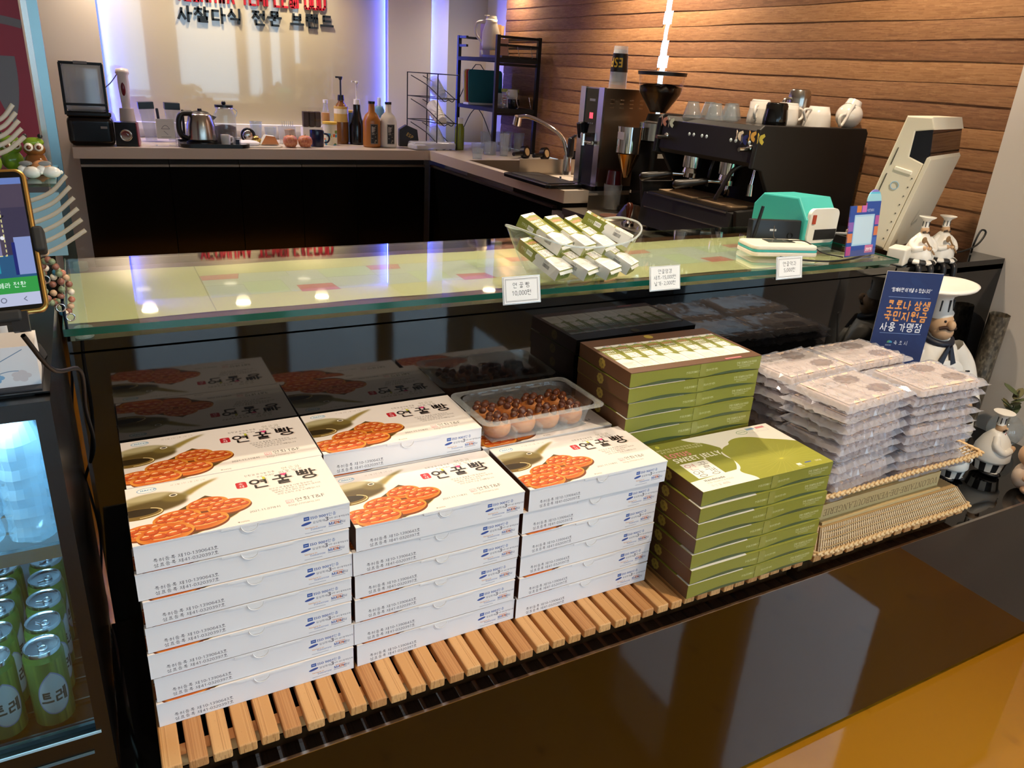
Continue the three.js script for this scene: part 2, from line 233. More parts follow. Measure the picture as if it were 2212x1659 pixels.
// ---------- the shop counter ----------
{
  const c = thing('display_counter', 'long black glossy display counter with a lower product shelf', 'counter');
  obj('front_panel', [BB(-.065, 2.498, .02, 1.096, -1.362, -1.344)], mBlackGloss, c);
  obj('upper_fascia', [BB(-.065, 1.975, 1.099, 1.118, -1.372, -1.346)], mBlackGloss, c);
  obj('counter_top', [BB(-.065, 1.975, 1.099, 1.118, -1.84, -1.373)], M('#5b3f2b', .35, { map: canvas(512, 256, (g, w, h) => { g.fillStyle = '#d9b995'; g.fillRect(0, 0, w, h); for (let i = 0; i < 300; i++) { g.globalAlpha = .18; g.fillStyle = rnd() < .5 ? '#8a623c' : '#f3dcc0'; g.fillRect(rnd() * w, rnd() * h, rr(30, 200), rr(.8, 2.5)); } g.globalAlpha = 1; }) }), c);
  obj('end_counter', [BB(1.979, 2.498, 1.08, 1.112, -1.9, -1.344)], M('#101214', .12), c);
  obj('end_panel', [BB(-.065, -.05, .02, 1.096, -1.84, -1.364)], M('#c9c5bd', .4), c);
  obj('rear_panel', [BB(-.05, 1.975, .02, 1.096, -1.84, -1.822)], mBlack, c);
  obj('shelf_slab', [BB(-.072, 2.498, .535, .56, -1.342, -.9)], mBlackGloss, c);
  obj('shelf_front', [BB(-.07, 2.498, .02, .533, -.93, -.905)], mBlackGloss, c);
  obj('shelf_side', [BB(-.07, -.052, .02, .533, -1.342, -.932)], mBlackGloss, c);
  obj('plinth', [BB(-.05, 2.498, 0, .02, -1.8, -.93)], mBlack, c);
  obj('shelf_edge_trim', [BB(-.072, 2.498, .5601, .5611, -.906, -.9)], mSteel, c);
  const gl = thing('counter_glass_cover', 'thick clear glass sheet with a green edge covering the counter', 'glass', [0, 0, 0]);
  obj('sheet', [BB(-.067, 1.976, 1.1345, 1.1375, -1.845, -1.344)], pane('#f4fbf7'), gl);
  obj('front_edge', [BB(-.067, 1.976, 1.1275, 1.1395, -1.344, -1.3425)], mGlassEdge, gl); for (const x of [-.0685, 1.976]) obj('side_edge', [BB(x, x + .0015, 1.1275, 1.1395, -1.845, -1.344)], mGlassEdge, gl);
  for (const [x, z] of [[-.04, -1.365], [-.04, -1.82], [1.95, -1.365], [1.95, -1.82], [.95, -1.82]]) obj('clear_spacer', [CY(.014, .014, .016, x, 1.1262, z)], M('#dfe9e6', .1, { transmission: .8, thickness: 0 }), gl);
  const cloth = canvas(2048, 360, (g, w, h) => {
    g.fillStyle = '#d8cda0'; g.fillRect(0, 0, w, h);
    for (let i = 0; i < 2600; i++) { g.globalAlpha = .1; g.fillStyle = rnd() < .5 ? '#b9ad7e' : '#efe6c2'; if (rnd() < .5) g.fillRect(rnd() * w, rnd() * h, rr(20, 90), 1); else g.fillRect(rnd() * w, rnd() * h, 1, rr(10, 50)); } g.globalAlpha = 1;
    const X = (x) => (x + .065) / 2.035 * w, Z = (z) => (z + 1.79) / .354 * h;
    const R = (x0, x1, z0, z1, c, sk = 0) => { g.fillStyle = c; g.beginPath(); g.moveTo(X(x0), Z(z0)); g.lineTo(X(x1), Z(z0)); g.lineTo(X(x1) + sk, Z(z1)); g.lineTo(X(x0), Z(z1)); g.fill(); g.strokeStyle = 'rgba(90,85,70,.35)'; g.lineWidth = 1; g.stroke(); };
    for (let k = 0; k < 5; k++) { const o = .18 + k * .365; if (o > 1.75) break;
      R(o, o + .18, -1.70, -1.615, '#cfcdbf'); R(o, o + .075, -1.615, -1.53, '#cbc9c2'); R(o + .075, o + .155, -1.63, -1.53, '#cdd0b4'); R(o + .155, o + .25, -1.66, -1.53, '#d0cdc6');
      R(o + .18, o + .25, -1.70, -1.61, '#cfccc9'); R(o + .25, o + .365, -1.70, -1.62, '#cdd0b6'); R(o + .25, o + .365, -1.62, -1.53, '#cbc9c6');
      R(o, o + .08, -1.70, -1.66, '#d99a8e', -8); R(o + .175, o + .25, -1.575, -1.525, '#d4837c', 6); g.strokeStyle = '#7d7660'; g.beginPath(); g.moveTo(X(o), Z(-1.79)); g.lineTo(X(o - .004), Z(-1.44)); if (k === 0) g.stroke(); }
  });
  tag(obj('cloth_runner', [(() => { const g = new THREE.PlaneGeometry(2.035, .354, 60, 6).rotateX(-Math.PI / 2); const p = g.attributes.position; for (let i = 0; i < p.count; i++) p.setXYZ(i, p.getX(i) + .9525, 1.1195 + .0008 * Math.sin(p.getX(i) * 21 + p.getZ(i) * 30), p.getZ(i) - 1.613 + .004 * Math.sin(p.getX(i) * 3.1)); g.computeVertexNormals(); return g; })()], M('#fff', .85, { map: cloth, side: THREE.DoubleSide })), 'cream linen patchwork runner lying under the glass top', 'cloth');
}
// wooden slat mats under the products
const woodTex = [0, 1, 2].map((k) => canvas(256, 512, (g, w, h) => {
  g.fillStyle = ['#d59d60', '#dfaa6e', '#c58a52'][k]; g.fillRect(0, 0, w, h);
  for (let i = 0; i < 34; i++) { const x0 = rnd() * w, a = rr(2, 26), ph = rnd() * 6; g.globalAlpha = rr(.12, .5); g.strokeStyle = rnd() < .75 ? '#8c5526' : '#e5b982'; g.lineWidth = rr(.8, 4); g.beginPath(); for (let y = 0; y <= h; y += 16) g.lineTo(x0 + a * (k === 1 ? Math.sin(y / h * 3.1 + ph) : Math.sin(y / h * 1.2 + ph) * .4), y); g.stroke(); } g.globalAlpha = 1; noiseRect(g, w, h, 900, '#7c4a1e', .3);
}));
const mWood = woodTex.map((t) => M('#fff', .55, { map: t }));
function slatMat(name, label, x0, n, pitch, w, z0, z1) {
  const t = thing(name, label, 'slatted mat');
  const g = RB(w, .018, z1 - z0, .0025);
  { const p = g.attributes.position, nn = g.attributes.normal, u = g.attributes.uv; for (let i = 0; i < p.count; i++) { if (Math.abs(nn.getZ(i)) > .7) u.setXY(i, p.getX(i) * 12, p.getY(i) * 12); else u.setXY(i, p.getX(i) / .08 + .5, p.getZ(i) / .42); } }
  for (let i = 0; i < n; i++) { const m = obj('slat', g, mWood[(i * 5 + (i >> 2)) % 3], t); m.position.set(x0 + w / 2 + i * pitch, .593, (z0 + z1) / 2 + ((i * 37) % 7) * .0006); m.rotation.y = (i % 2 ? Math.PI : 0) + ((i * 13) % 5 - 2) * .002; }
  for (const z of [z1 - .045, (z0 + z1) / 2, z0 + .05]) obj('batten', [B(n * pitch - (pitch - w), .0225, .022, x0 + (n * pitch - pitch + w) / 2, .5725, z)], mWood[2], t);
}
slatMat('slatted_mat', 'wooden slatted mat under the white boxes and green boxes', -.017, 38, .0345, .027, -1.335, -.921);
slatMat('slatted_mat', 'wooden slatted mat under the wicker baskets', 1.318, 16, .0345, .026, -1.18, -.917);

// ---------- white bread boxes ----------
function bun2d(g, x, y, s) {   // printed picture of a lotus bun
  g.fillStyle = '#7a3a12'; g.beginPath(); g.ellipse(x + 3, y + s * .16, s * 1.12, s * .72, -.06, 0, 7); g.fill();
  let q = g.createRadialGradient(x - s * .3, y - s * .3, s * .1, x, y, s * 1.15); q.addColorStop(0, '#e9973f'); q.addColorStop(.55, '#cf6420'); q.addColorStop(1, '#e2a040'); g.fillStyle = q;
  g.beginPath(); g.ellipse(x, y, s * 1.12, s * .72, -.06, 0, 7); g.fill();
  for (const [a, b, r] of [[-.52, -.3, .27], [0, -.42, .27], [.52, -.32, .27], [-.74, .02, .24], [.76, .0, .24], [-.28, .1, .3], [.3, .08, .3]]) {
    g.fillStyle = '#a23814'; g.beginPath(); g.ellipse(x + a * s, y + b * s + s * .04, r * s * 1.05, r * s * .74, 0, 0, 7); g.fill();
    q = g.createRadialGradient(x + (a - .06) * s, y + (b - .12) * s, 1, x + a * s, y + b * s, s * r); q.addColorStop(0, '#f7b56a'); q.addColorStop(.35, '#d8662a'); q.addColorStop(1, '#bd4a1b'); g.fillStyle = q; g.beginPath(); g.ellipse(x + a * s, y + b * s, s * r, s * r * .68, 0, 0, 7); g.fill();
    g.strokeStyle = '#ffe6b4'; g.lineWidth = s * .05; g.beginPath(); g.ellipse(x + a * s, y + b * s, s * r * .62, s * r * .4, 0, 3.6, 5.4); g.stroke();
  }
  g.strokeStyle = '#f6c878'; g.lineWidth = s * .05; g.beginPath(); g.moveTo(x - s * .5, y + s * .3); g.quadraticCurveTo(x, y + s * .42, x + s * .55, y + s * .26); g.stroke();
}
function breadTop(date) {
  return canvas(1216, 672, (g, w, h) => {
    g.fillStyle = '#f3ebe6'; g.fillRect(0, 0, w, h);
    // tea pot and cup picture
    g.save(); g.filter = 'blur(9px)'; g.fillStyle = '#8f8358'; g.beginPath(); g.moveTo(0, 150); g.bezierCurveTo(60, 95, 220, 90, 300, 170); g.lineTo(400, 110); g.bezierCurveTo(450, 80, 500, 60, 540, 52); g.bezierCurveTo(470, 100, 390, 150, 330, 225); g.bezierCurveTo(300, 270, 180, 300, 0, 330); g.fill();
    g.fillStyle = '#5d4c24'; g.beginPath(); g.ellipse(90, 285, 240, 75, -.12, 0, 7); g.fill(); g.fillStyle = '#b9ae86'; g.beginPath(); g.ellipse(110, 150, 130, 34, -.1, 0, 7); g.fill(); g.fillStyle = '#7b6a35'; g.beginPath(); g.ellipse(260, 215, 70, 42, .2, 0, 7); g.fill(); g.fillStyle = '#a08a3f'; g.beginPath(); g.moveTo(330, 170); g.bezierCurveTo(400, 110, 470, 80, 530, 58); g.bezierCurveTo(450, 110, 390, 160, 345, 215); g.fill(); g.restore();
    g.fillStyle = '#2f240d'; g.beginPath(); g.ellipse(258, 176, 20, 13, 0, 0, 7); g.fill(); g.strokeStyle = '#f4eede'; g.lineWidth = 7; g.stroke();
    g.fillStyle = '#7d6430'; g.beginPath(); g.ellipse(50, 335, 140, 66, .03, 0, 7); g.fill(); g.fillStyle = '#33260f'; g.beginPath(); g.ellipse(45, 316, 118, 42, .03, 0, 7); g.fill(); g.strokeStyle = '#f0dba0'; g.lineWidth = 7; g.beginPath(); g.ellipse(50, 326, 132, 56, .03, -1.0, 1.5); g.stroke();
    // leaf tray
    g.fillStyle = '#5a4218'; g.beginPath(); g.moveTo(120, 470); g.lineTo(430, 255); g.lineTo(640, 420); g.bezierCurveTo(660, 520, 420, 640, 330, 668); g.lineTo(60, 668); g.fill(); g.strokeStyle = '#d9c38a'; g.lineWidth = 5; g.beginPath(); g.moveTo(640, 430); g.bezierCurveTo(640, 520, 480, 620, 340, 664); g.stroke();
    for (const [x, y, s] of [[430, 360, 108], [545, 430, 112], [250, 455, 118], [70, 545, 112], [385, 545, 124], [175, 600, 136]]) bun2d(g, x, y, s);
    // badges and text
    g.strokeStyle = '#6a9cc4'; g.lineWidth = 4; g.fillStyle = '#eef4f6'; g.beginPath(); g.ellipse(118, 58, 54, 30, 0, 0, 7); g.fill(); g.stroke(); write(g, 'HACCP', 82, 44, 24, { color: '#5b93bd', bold: 'bold' });
    write(g, '사|찰|전|통|한|과', 255, 36, 18, { color: '#b9a99c', sp: 1.35 });
    write(g, '친환경 유기농 인증', 690, 92, 21, { color: '#5d5148' }); write(g, '연근과', 930, 70, 38, { color: '#7a7550', w: .06 });
    write(g, '순수 국내산', 760, 130, 20, { color: '#5d5148' }); write(g, '따로 빚은', 905, 116, 34, { color: '#4a4236', w: .06 });
    g.fillStyle = '#c4242f'; g.beginPath(); g.roundRect(620, 172, 66, 78, 14); g.fill(); write(g, '수', 638, 180, 30, { color: '#fff' }); write(g, '제', 638, 214, 30, { color: '#fff' });
    const big = (ch, x, y, s) => { write(g, ch, x + 7, y + 7, s, { color: '#e3d2c8', w: .16, cap: 'round' }); write(g, ch, x, y, s, { color: '#1c1512', w: .125, cap: 'round' }); };
    big('연', 705, 168, 118); big('꿀', 850, 160, 122); big('빵', 1010, 152, 126);
    g.fillStyle = '#c8c83a'; g.fillRect(790, 150, 16, 34); g.fillStyle = '#e0457f'; g.beginPath(); g.moveTo(900, 150); g.lineTo(950, 150); g.lineTo(926, 186); g.fill();
    ['연근과 마 통팥을 다량 함유하여', '영양소가 풍부하고 섬유질이 많으며', '담백한 맛과 향이 있는', '자연 친화적 고급 수제빵입니다'].forEach((s, i) => write(g, s, 800 + i * 12, 318 + i * 27, 18, { color: '#6f645b', w: .09 }));
    g.fillStyle = '#e6b9bb'; g.fillRect(860, 500, 48, 44); g.strokeStyle = '#fff'; g.lineWidth = 3; g.strokeRect(868, 508, 14, 14); g.strokeRect(888, 508, 12, 28); write(g, '연화T&F', 920, 496, 44, { color: '#4b423c', w: .08 });
    write(g, 'http://maru.so', 865, 556, 26, { color: '#97887e' }); write(g, date, 640, 540, 24, { color: '#4b443e' }); write(g, '▼ OPEN', 560, 636, 17, { color: '#7c6a5a' }); g.fillStyle = '#7c6a5a'; g.beginPath(); g.moveTo(556, 638); g.lineTo(572, 638); g.lineTo(564, 650); g.fill();
  });
}
const breadFront = canvas(1216, 188, (g, w, h) => {
  g.fillStyle = '#f1f0f2'; g.fillRect(0, 0, w, h);
  write(g, '특허등록 제10-1390643호', 90, 108, 27, { color: '#3b3b45', w: .08, sp: 1.12 }); write(g, '상표등록 제41-0320397호', 90, 144, 27, { color: '#3b3b45', w: .08, sp: 1.12 });
  g.fillStyle = '#2f5aa8'; g.fillRect(930, 40, 34, 28); g.fillStyle = '#e8eefc'; g.fillRect(936, 52, 22, 4); write(g, 'ISO 9001인증', 970, 42, 24, { color: '#3f5ea0', bold: 'bold' });
  g.fillStyle = '#2c4f9e'; g.beginPath(); g.ellipse(945, 92, 32, 10, -.2, 0, 7); g.fill(); write(g, '삼성화재', 984, 82, 18, { color: '#5a5f70' }); write(g, '3', 1060, 68, 36, { color: '#33374a', bold: 'bold' }); write(g, '억원 생산물책임보험', 1084, 80, 13, { color: '#5a5f70' });
  write(g, 'Venture in', 935, 118, 15, { color: '#d88a4a' }); write(g, 'Tomorrow', 968, 132, 17, { color: '#4b64a2', font: 'serif' }); write(g, 'MAIN', 1080, 116, 26, { color: '#2f4f9a', bold: 'bold' }); write(g, 'IN', 1116, 116, 26, { color: '#e0762c', bold: 'bold' }); write(g, 'Biz', 1152, 116, 24, { color: '#3f4b6e' });
  g.fillStyle = '#8d93a6'; g.fillRect(934, 164, 110, 3); g.fillRect(1080, 146, 90, 4); g.fillStyle = '#d9793f'; g.fillRect(1090, 108, 66, 4);
});
const mBoxWhite = M('#f1f0f0', .42), mBoxBrown = M('#4d2b1e', .5), mBreadFront = M('#fff', .42, { map: breadFront });
const mTopA = M('#fff', .33, { map: breadTop('2021.11.11까지') }), mTopB = M('#fff', .33, { map: breadTop('2021.11.07까지') });
const BL_ = .304, BD = .1665, BH = .0469;
function breadBox(top) {
  const t = new THREE.Group(); t.name = 'bread_box';
  const body = obj('body', new THREE.BoxGeometry(BL_, BH - .0032, BD - .001), [mBoxBrown, mBoxBrown, mBoxWhite, mBoxWhite, mBreadFront, mBoxWhite], t); body.position.y = (BH - .0032) / 2;
  const lid = obj('lid', new THREE.BoxGeometry(BL_ + .0004, .002, BD), [mBoxWhite, mBoxWhite, top, mBoxWhite, mBoxWhite, mBoxWhite], t); lid.position.set(0, BH - .0014 - .001, .0006);
  nest(lid, obj('tuck_flap', [B(.105, .0035, .0011, .015, BH - .0045, BD / 2 + .0003)], mBoxWhite, t));
  nest(body, obj('thumb_notch', [EX([...Array(17)].map((_, i) => [Math.cos(-Math.PI * i / 16) * .0125, Math.sin(-Math.PI * i / 16) * .0105]), .0008, .002, BH - .0042, BD / 2 + .0002), TO(.0123, .0007, .002, BH - .0042, BD / 2 + .0006, 0, 0, Math.PI, Math.PI, 14)], mBoxWhite, t));
  return t;
}
const protoA = breadBox(mTopA), protoB = breadBox(mTopB);
const ORD = ['top', 'second', 'third', 'fourth', 'fifth', 'sixth', 'seventh', 'eighth', 'ninth', 'tenth', 'eleventh', 'twelfth', 'thirteenth'];
function stack(n, cx, cz, where, jit, first = protoA) {
  for (let k = 0; k < n; k++) {
    const fromTop = n - 1 - k, [dx, dz, r] = jit(k, n), p = k === n - 1 ? first : protoA;
    const c = p.clone(); c.name = numbered('bread_box'); scene.add(c); c.position.set(cx + dx, .6025 + k * BH, cz + dz); c.rotation.y = r;
    tag(c, fromTop === 0 ? `white bread box printed with glazed buns, on top of the ${where}` : `white bread box, ${ORD[fromTop]} from the top of the ${where}`, 'box', 'white bread boxes');
  }
}
const j1 = (a, b, c) => (k) => [a * Math.sin(k * 2.1 + c), Math.abs(b * Math.sin(k * 1.7 + c)) * -1, .006 * Math.sin(k * 3.3 + c)];
const fz = -1.003 - BD / 2;
stack(7, .1385, fz, 'left front stack', j1(.0022, .002, 0), protoB); stack(7, .1395, fz - BD - .003, 'left back stack', j1(.0012, .001, 1));
stack(6, .447, fz + .0005, 'middle front stack', (k, n) => (k === n - 1 ? [.004, .002, -.004] : j1(.0018, .002, 2)(k))); stack(7, .448, fz - BD - .003, 'middle back stack', j1(.0012, .001, 3));
stack(6, .7575, fz + .003, 'right front stack', (k, n) => (k === n - 1 ? [.0085, .002, -.012] : j1(.0015, .002, 4)(k))); stack(6, .757, fz - BD - .003, 'right back stack', j1(.001, .001, 5));

// ---------- clear tray of buns ----------
{
  const y0 = .6025 + 6 * BH + .001, cx = .741, cz = -1.246;
  const tr = thing('bun_tray', 'clear plastic tray holding eight glazed lotus buns', 'tray', [cx, y0, cz], .02);
  const wall = (w0, d0, w1, d1, h, n = 48) => { // tapering rounded wall
    const pos = [], idx = [], sup = (a, w, d) => { const c = Math.cos(a), s = Math.sin(a), e = .35; return [Math.sign(c) * Math.abs(c) ** e * w / 2, Math.sign(s) * Math.abs(s) ** e * d / 2]; };
    for (let i = 0; i <= n; i++) { const a = i / n * Math.PI * 2; const [x, z] = sup(a, w0, d0), [X, Z] = sup(a, w1, d1); pos.push(x, .0012, z, X, h, Z); }
    for (let i = 0; i < n; i++) { const a = i * 2; idx.push(a, a + 1, a + 2, a + 1, a + 3, a + 2); }
    const g = new THREE.BufferGeometry(); g.setAttribute('position', new THREE.Float32BufferAttribute(pos, 3)); g.setIndex(idx); g.computeVertexNormals(); return g;
  };
  const mTray = M('#f6fafc', .06, { transmission: .86, thickness: 0, side: THREE.DoubleSide });
  const shell = obj('shell', [wall(.236, .125, .256, .146, .05), B(.225, .0006, .118, 0, .001, 0)], mTray, tr);
  const rimS = rrect(.285, .173, .022); rimS.holes.push(new THREE.Path(rrect(.254, .143, .02).getPoints(8)));
  obj('rim', [EX(rimS, .0012, 0, .05, 0, -Math.PI / 2)], mTray, tr);
  obj('film', [B(.262, .0003, .152, 0, .0525, 0)], pane('#ffffff'), tr);
  for (const x of [-.059, 0, .059]) obj('divider', [B(.004, .018, .125, x, .0105, 0), B(.03, .002, .004, x, .046, -.066)], mTray, tr);
  const mBun = M('#e6b27a', .45, { clearcoat: .3, map: canvas(128, 128, (g, w, h) => { g.fillStyle = '#f6d3a4'; g.fillRect(0, 0, w, h); noiseRect(g, w, h, 900, '#c07c3e', .35, 5); }) }), mSeed = M('#6e3a1c', .15, { clearcoat: 1, clearcoatRoughness: .08 });
  const rowName = ['front', 'back'], colName = ['first', 'second', 'third', 'fourth'];
  for (let r = 0; r < 2; r++) for (let c = 0; c < 4; c++) {
    const b = thing('lotus_bun', `glazed lotus bun in the clear tray, ${colName[c]} from the left in the ${rowName[r]} row`, 'bun', [cx + (c - 1.5) * .0575, y0 + .002, cz + (r ? -.029 : .029) - (c - 1.5) * .0012], c + r * 2, 'buns in the clear tray'); b.scale.set(1.02, 1.28, 1.02);
    obj('crumb', [LA([[0, 0], [.022, .0005], [.0265, .006], [.0284, .014], [.027, .021], [.02, .0262], [.009, .0285], [0, .029]], 0, 0, 0, 20)], mBun, b);
    for (let k = 0; k < 7; k++) { const a = k * Math.PI / 3, R = k < 6 ? .0172 : 0; obj('seed_knob', [SP(.0082, Math.cos(a) * R, k < 6 ? .0265 : .030, Math.sin(a) * R, 1, .8, 1, 12)], mSeed, b); }
  }
}

// ---------- green jelly boxes ----------
const GL = .353, GD = .2, GH = .0341;
const OL = '#8a8a35', OLd = '#55603a';
const greenTop = canvas(1024, 620, (g, w, h) => {
  g.fillStyle = '#f8f5ec'; g.fillRect(0, 0, w, h);
  const leaf = (pts, c) => { g.fillStyle = c; g.beginPath(); pts.forEach((p, i) => (i ? g.quadraticCurveTo(...p) : g.moveTo(...p))); g.closePath(); g.fill(); };
  leaf([[0, 0], [200, 0, 300, 0], [330, 60, 400, 90], [440, 130, 470, 190], [470, 230, 430, 250], [410, 300, 440, 350], [420, 420, 370, 470], [180, 480, 0, 500]], '#8f9138');
  g.fillStyle = '#a0a141'; g.beginPath(); g.moveTo(440, 250); g.bezierCurveTo(500, 160, 560, 200, 570, 150); g.bezierCurveTo(640, 90, 760, 110, 840, 190); g.bezierCurveTo(900, 220, 980, 260, 1024, 300); g.lineTo(1024, 620); g.lineTo(420, 620); g.bezierCurveTo(440, 560, 330, 520, 400, 470); g.bezierCurveTo(450, 420, 430, 330, 440, 250); g.fill();
  g.strokeStyle = '#c6c25a'; g.lineWidth = 2; g.globalAlpha = .6; for (let i = 0; i < 26; i++) { const a = i / 26 * 6.28; g.beginPath(); g.moveTo(740, 460); g.quadraticCurveTo(740 + Math.cos(a) * 120, 460 + Math.sin(a) * 70 + 10, 740 + Math.cos(a + .1) * 270, 460 + Math.sin(a + .1) * 190); g.stroke(); } g.globalAlpha = 1;
  g.save(); g.globalCompositeOperation = 'destination-over'; g.restore();
  g.fillStyle = '#c9c84a'; g.beginPath(); g.ellipse(740, 460, 14, 8, 0, 0, 7); g.fill(); g.beginPath(); g.ellipse(90, 40, 14, 18, .5, 0, 7); g.fill();
  write(g, '자연가득한 건강한 연꿀양갱 사찰다식', 52, 78, 20, { color: '#f3f0da', w: .1 }); write(g, '좋은 재료로 쑤어낸 수제 연꿀양갱', 62, 108, 20, { color: '#f3f0da', w: .1 });
  g.font = 'bold 74px sans-serif'; g.save(); g.scale(.82, 1); g.fillStyle = '#e98a96'; g.fillText('LOTUS', 70, 202); g.fillStyle = '#fbf8ee'; g.fillText('SWEET JELLY', 88, 268); g.restore();
  g.fillStyle = '#fdfbf5'; g.fillRect(78, 290, 200, 190); write(g, '연', 92, 304, 80, { color: '#d78a8f', w: .055 }); write(g, '꿀', 186, 304, 80, { color: '#6b6258', w: .055 }); write(g, '양', 92, 392, 80, { color: '#6b6258', w: .055 }); write(g, '갱', 186, 392, 80, { color: '#6b6258', w: .055 });
  write(g, 'Handmade', 90, 502, 26, { color: '#555', bold: 'bold' }); write(g, '연화 TEMPLE & FOOD', 90, 536, 18, { color: '#b5aea4' }); write(g, '국산꿀 40%', 90, 568, 24, { color: '#d9a0a0', w: .07 });
  g.strokeStyle = '#79a37a'; g.lineWidth = 4; g.beginPath(); g.ellipse(760, 62, 42, 26, 0, 0, 7); g.stroke(); write(g, 'HACCP', 732, 52, 18, { color: '#6a9a6b' }); g.fillStyle = '#8fb2d4'; g.fillRect(815, 22, 70, 26); g.fillStyle = '#dd8e95'; g.fillRect(898, 22, 76, 26); g.strokeStyle = '#ddd'; g.strokeRect(815, 22, 70, 66); g.strokeRect(898, 22, 76, 66);
  g.fillStyle = '#f1efe0'; g.fillRect(770, 552, 34, 26); g.fillStyle = '#4a62b0'; g.fillRect(838, 556, 52, 10); write(g, '연화당', 764, 584, 14, { color: '#f1efe0' }); write(g, '320g', 920, 556, 20, { color: '#f1efe0' });
});
const greenFront = canvas(1024, 100, (g, w, h) => {
  g.fillStyle = OL; g.fillRect(0, 0, w, h); noiseRect(g, w, h, 600, '#9b9a45', .3, 4);
  write(g, '한국불교와 함께하는 전통과 사찰 전통 다식 전문 브랜드', 420, 46, 15, { color: '#d9d6ac', w: .1, sx: .62 });
  write(g, '연화 TEMPLE & FOOD', 822, 28, 18, { color: '#dedbb6', font: 'serif', sx: .8 }); g.fillStyle = '#dedbb6'; g.fillRect(826, 52, 140, 2); write(g, '제조원 033-633-0555', 846, 60, 11, { color: '#d0cda4', sx: .8 });
});
const seal = (g, x, y, r) => { g.fillStyle = '#b9a24a'; g.beginPath(); for (let i = 0; i <= 48; i++) { const a = i / 48 * 6.283, q = r * (1 + .07 * Math.cos(a * 8)); g.lineTo(x + Math.cos(a) * q, y + Math.sin(a) * q); } g.fill(); write(g, '연', x - r * .5, y - r * .55, r * .5, { color: '#5b4527', w: .12 }); write(g, '화', x + r * .02, y + r * .02, r * .5, { color: '#5b4527', w: .12 }); };
const greenSide = canvas(640, 104, (g, w, h) => { g.fillStyle = '#6a4a32'; g.fillRect(0, 0, w, h); seal(g, 300, 52, 40); });
const mGTop = M('#fff', .3, { map: greenTop }), mGFront = M('#fff', .32, { map: greenFront }), mGSide = M('#fff', .4, { map: greenSide }), mGBase = M('#4d5a35', .4), mOlive = M(OL, .35), mBrownCard = M('#6d4d33', .4), mTape = M('#95944a', .15);
const waveShape = (() => { const s = new THREE.Shape(), n = 40, top = GH - .0026; s.moveTo(-GL / 2, top); s.lineTo(-GL / 2, .0012); for (let i = 0; i <= n; i++) { const u = i / n, y = .0012 + .0068 * (Math.max(0, Math.sin((u - .03) / .47 * Math.PI)) * (u < .5 ? 1 : 0) + Math.max(0, Math.sin((u - .56) / .42 * Math.PI)) * (u > .56 && u < .98 ? .9 : 0)); s.lineTo(-GL / 2 + u * GL, y); } s.lineTo(GL / 2, top); s.closePath(); return s; })();
const waveGeo = (() => { const g = EX(waveShape, .001); const p = g.attributes.position, u = g.attributes.uv; for (let i = 0; i < p.count; i++) u.setXY(i, p.getX(i) / GL + .5, p.getY(i) / GH); return g; })();
function greenBox(openTop) {
  const t = new THREE.Group(); t.name = openTop ? 'jelly_display_box' : 'jelly_gift_box';
  const b = obj('base', new THREE.BoxGeometry(GL - .002, GH - .004, GD - .003), [mGSide, mGSide, mOlive, mGBase, mGBase, mGBase], t); b.position.set(0, GH / 2 - .002, -.0003);
  const f = obj('lid_front', waveGeo, mGFront, t); f.position.z = GD / 2 - .001;
  for (const sx of [-1, 1]) { const s = obj('lid_side', new THREE.BoxGeometry(.001, GH - .004, GD - .004), [mGSide, mGSide, mGSide, mGSide, mGSide, mGSide], t); s.position.set(sx * (GL / 2 - .0004), GH / 2, 0); }
  nest(f, obj('tape', [B(.017, GH - .006, .0004, .012, GH / 2 + .001, GD / 2)], mTape, t));
  if (!openTop) { const l = obj('lid_top', new THREE.BoxGeometry(GL, .0016, GD - .001), [mOlive, mOlive, mGTop, mOlive, mOlive, mOlive], t); l.position.y = GH - .0016; }
  return t;
}
const gProto = greenBox(false);
const greenStack = (n, cx, cz, ry, where, y0 = .6025, lean = [0, 0]) => { for (let k = 0; k < n; k++) { const c = gProto.clone(); c.name = numbered('jelly_gift_box'); scene.add(c); c.position.set(cx + lean[0] * k + .0015 * Math.sin(k * 2.3), y0 + k * GH, cz + lean[1] * k + .0012 * Math.sin(k * 1.9)); c.rotation.y = ry + .005 * Math.sin(k * 2.9); const f = n - 1 - k; tag(c, f === 0 && n === 7 ? 'olive green lotus jelly gift box with leaf print, on top of the front green stack' : `olive green jelly gift box, ${ORD[f + (n === 7 ? 0 : 1)]} from the top of the ${where}`, 'box', 'green jelly gift boxes'); } };
greenStack(7, 1.124, -1.0115, -.012, 'front green stack', .6025, [.0015, -.002]);
greenStack(11, 1.095, -1.2345, -.012, 'back green stack', .6025, [0, 0]);
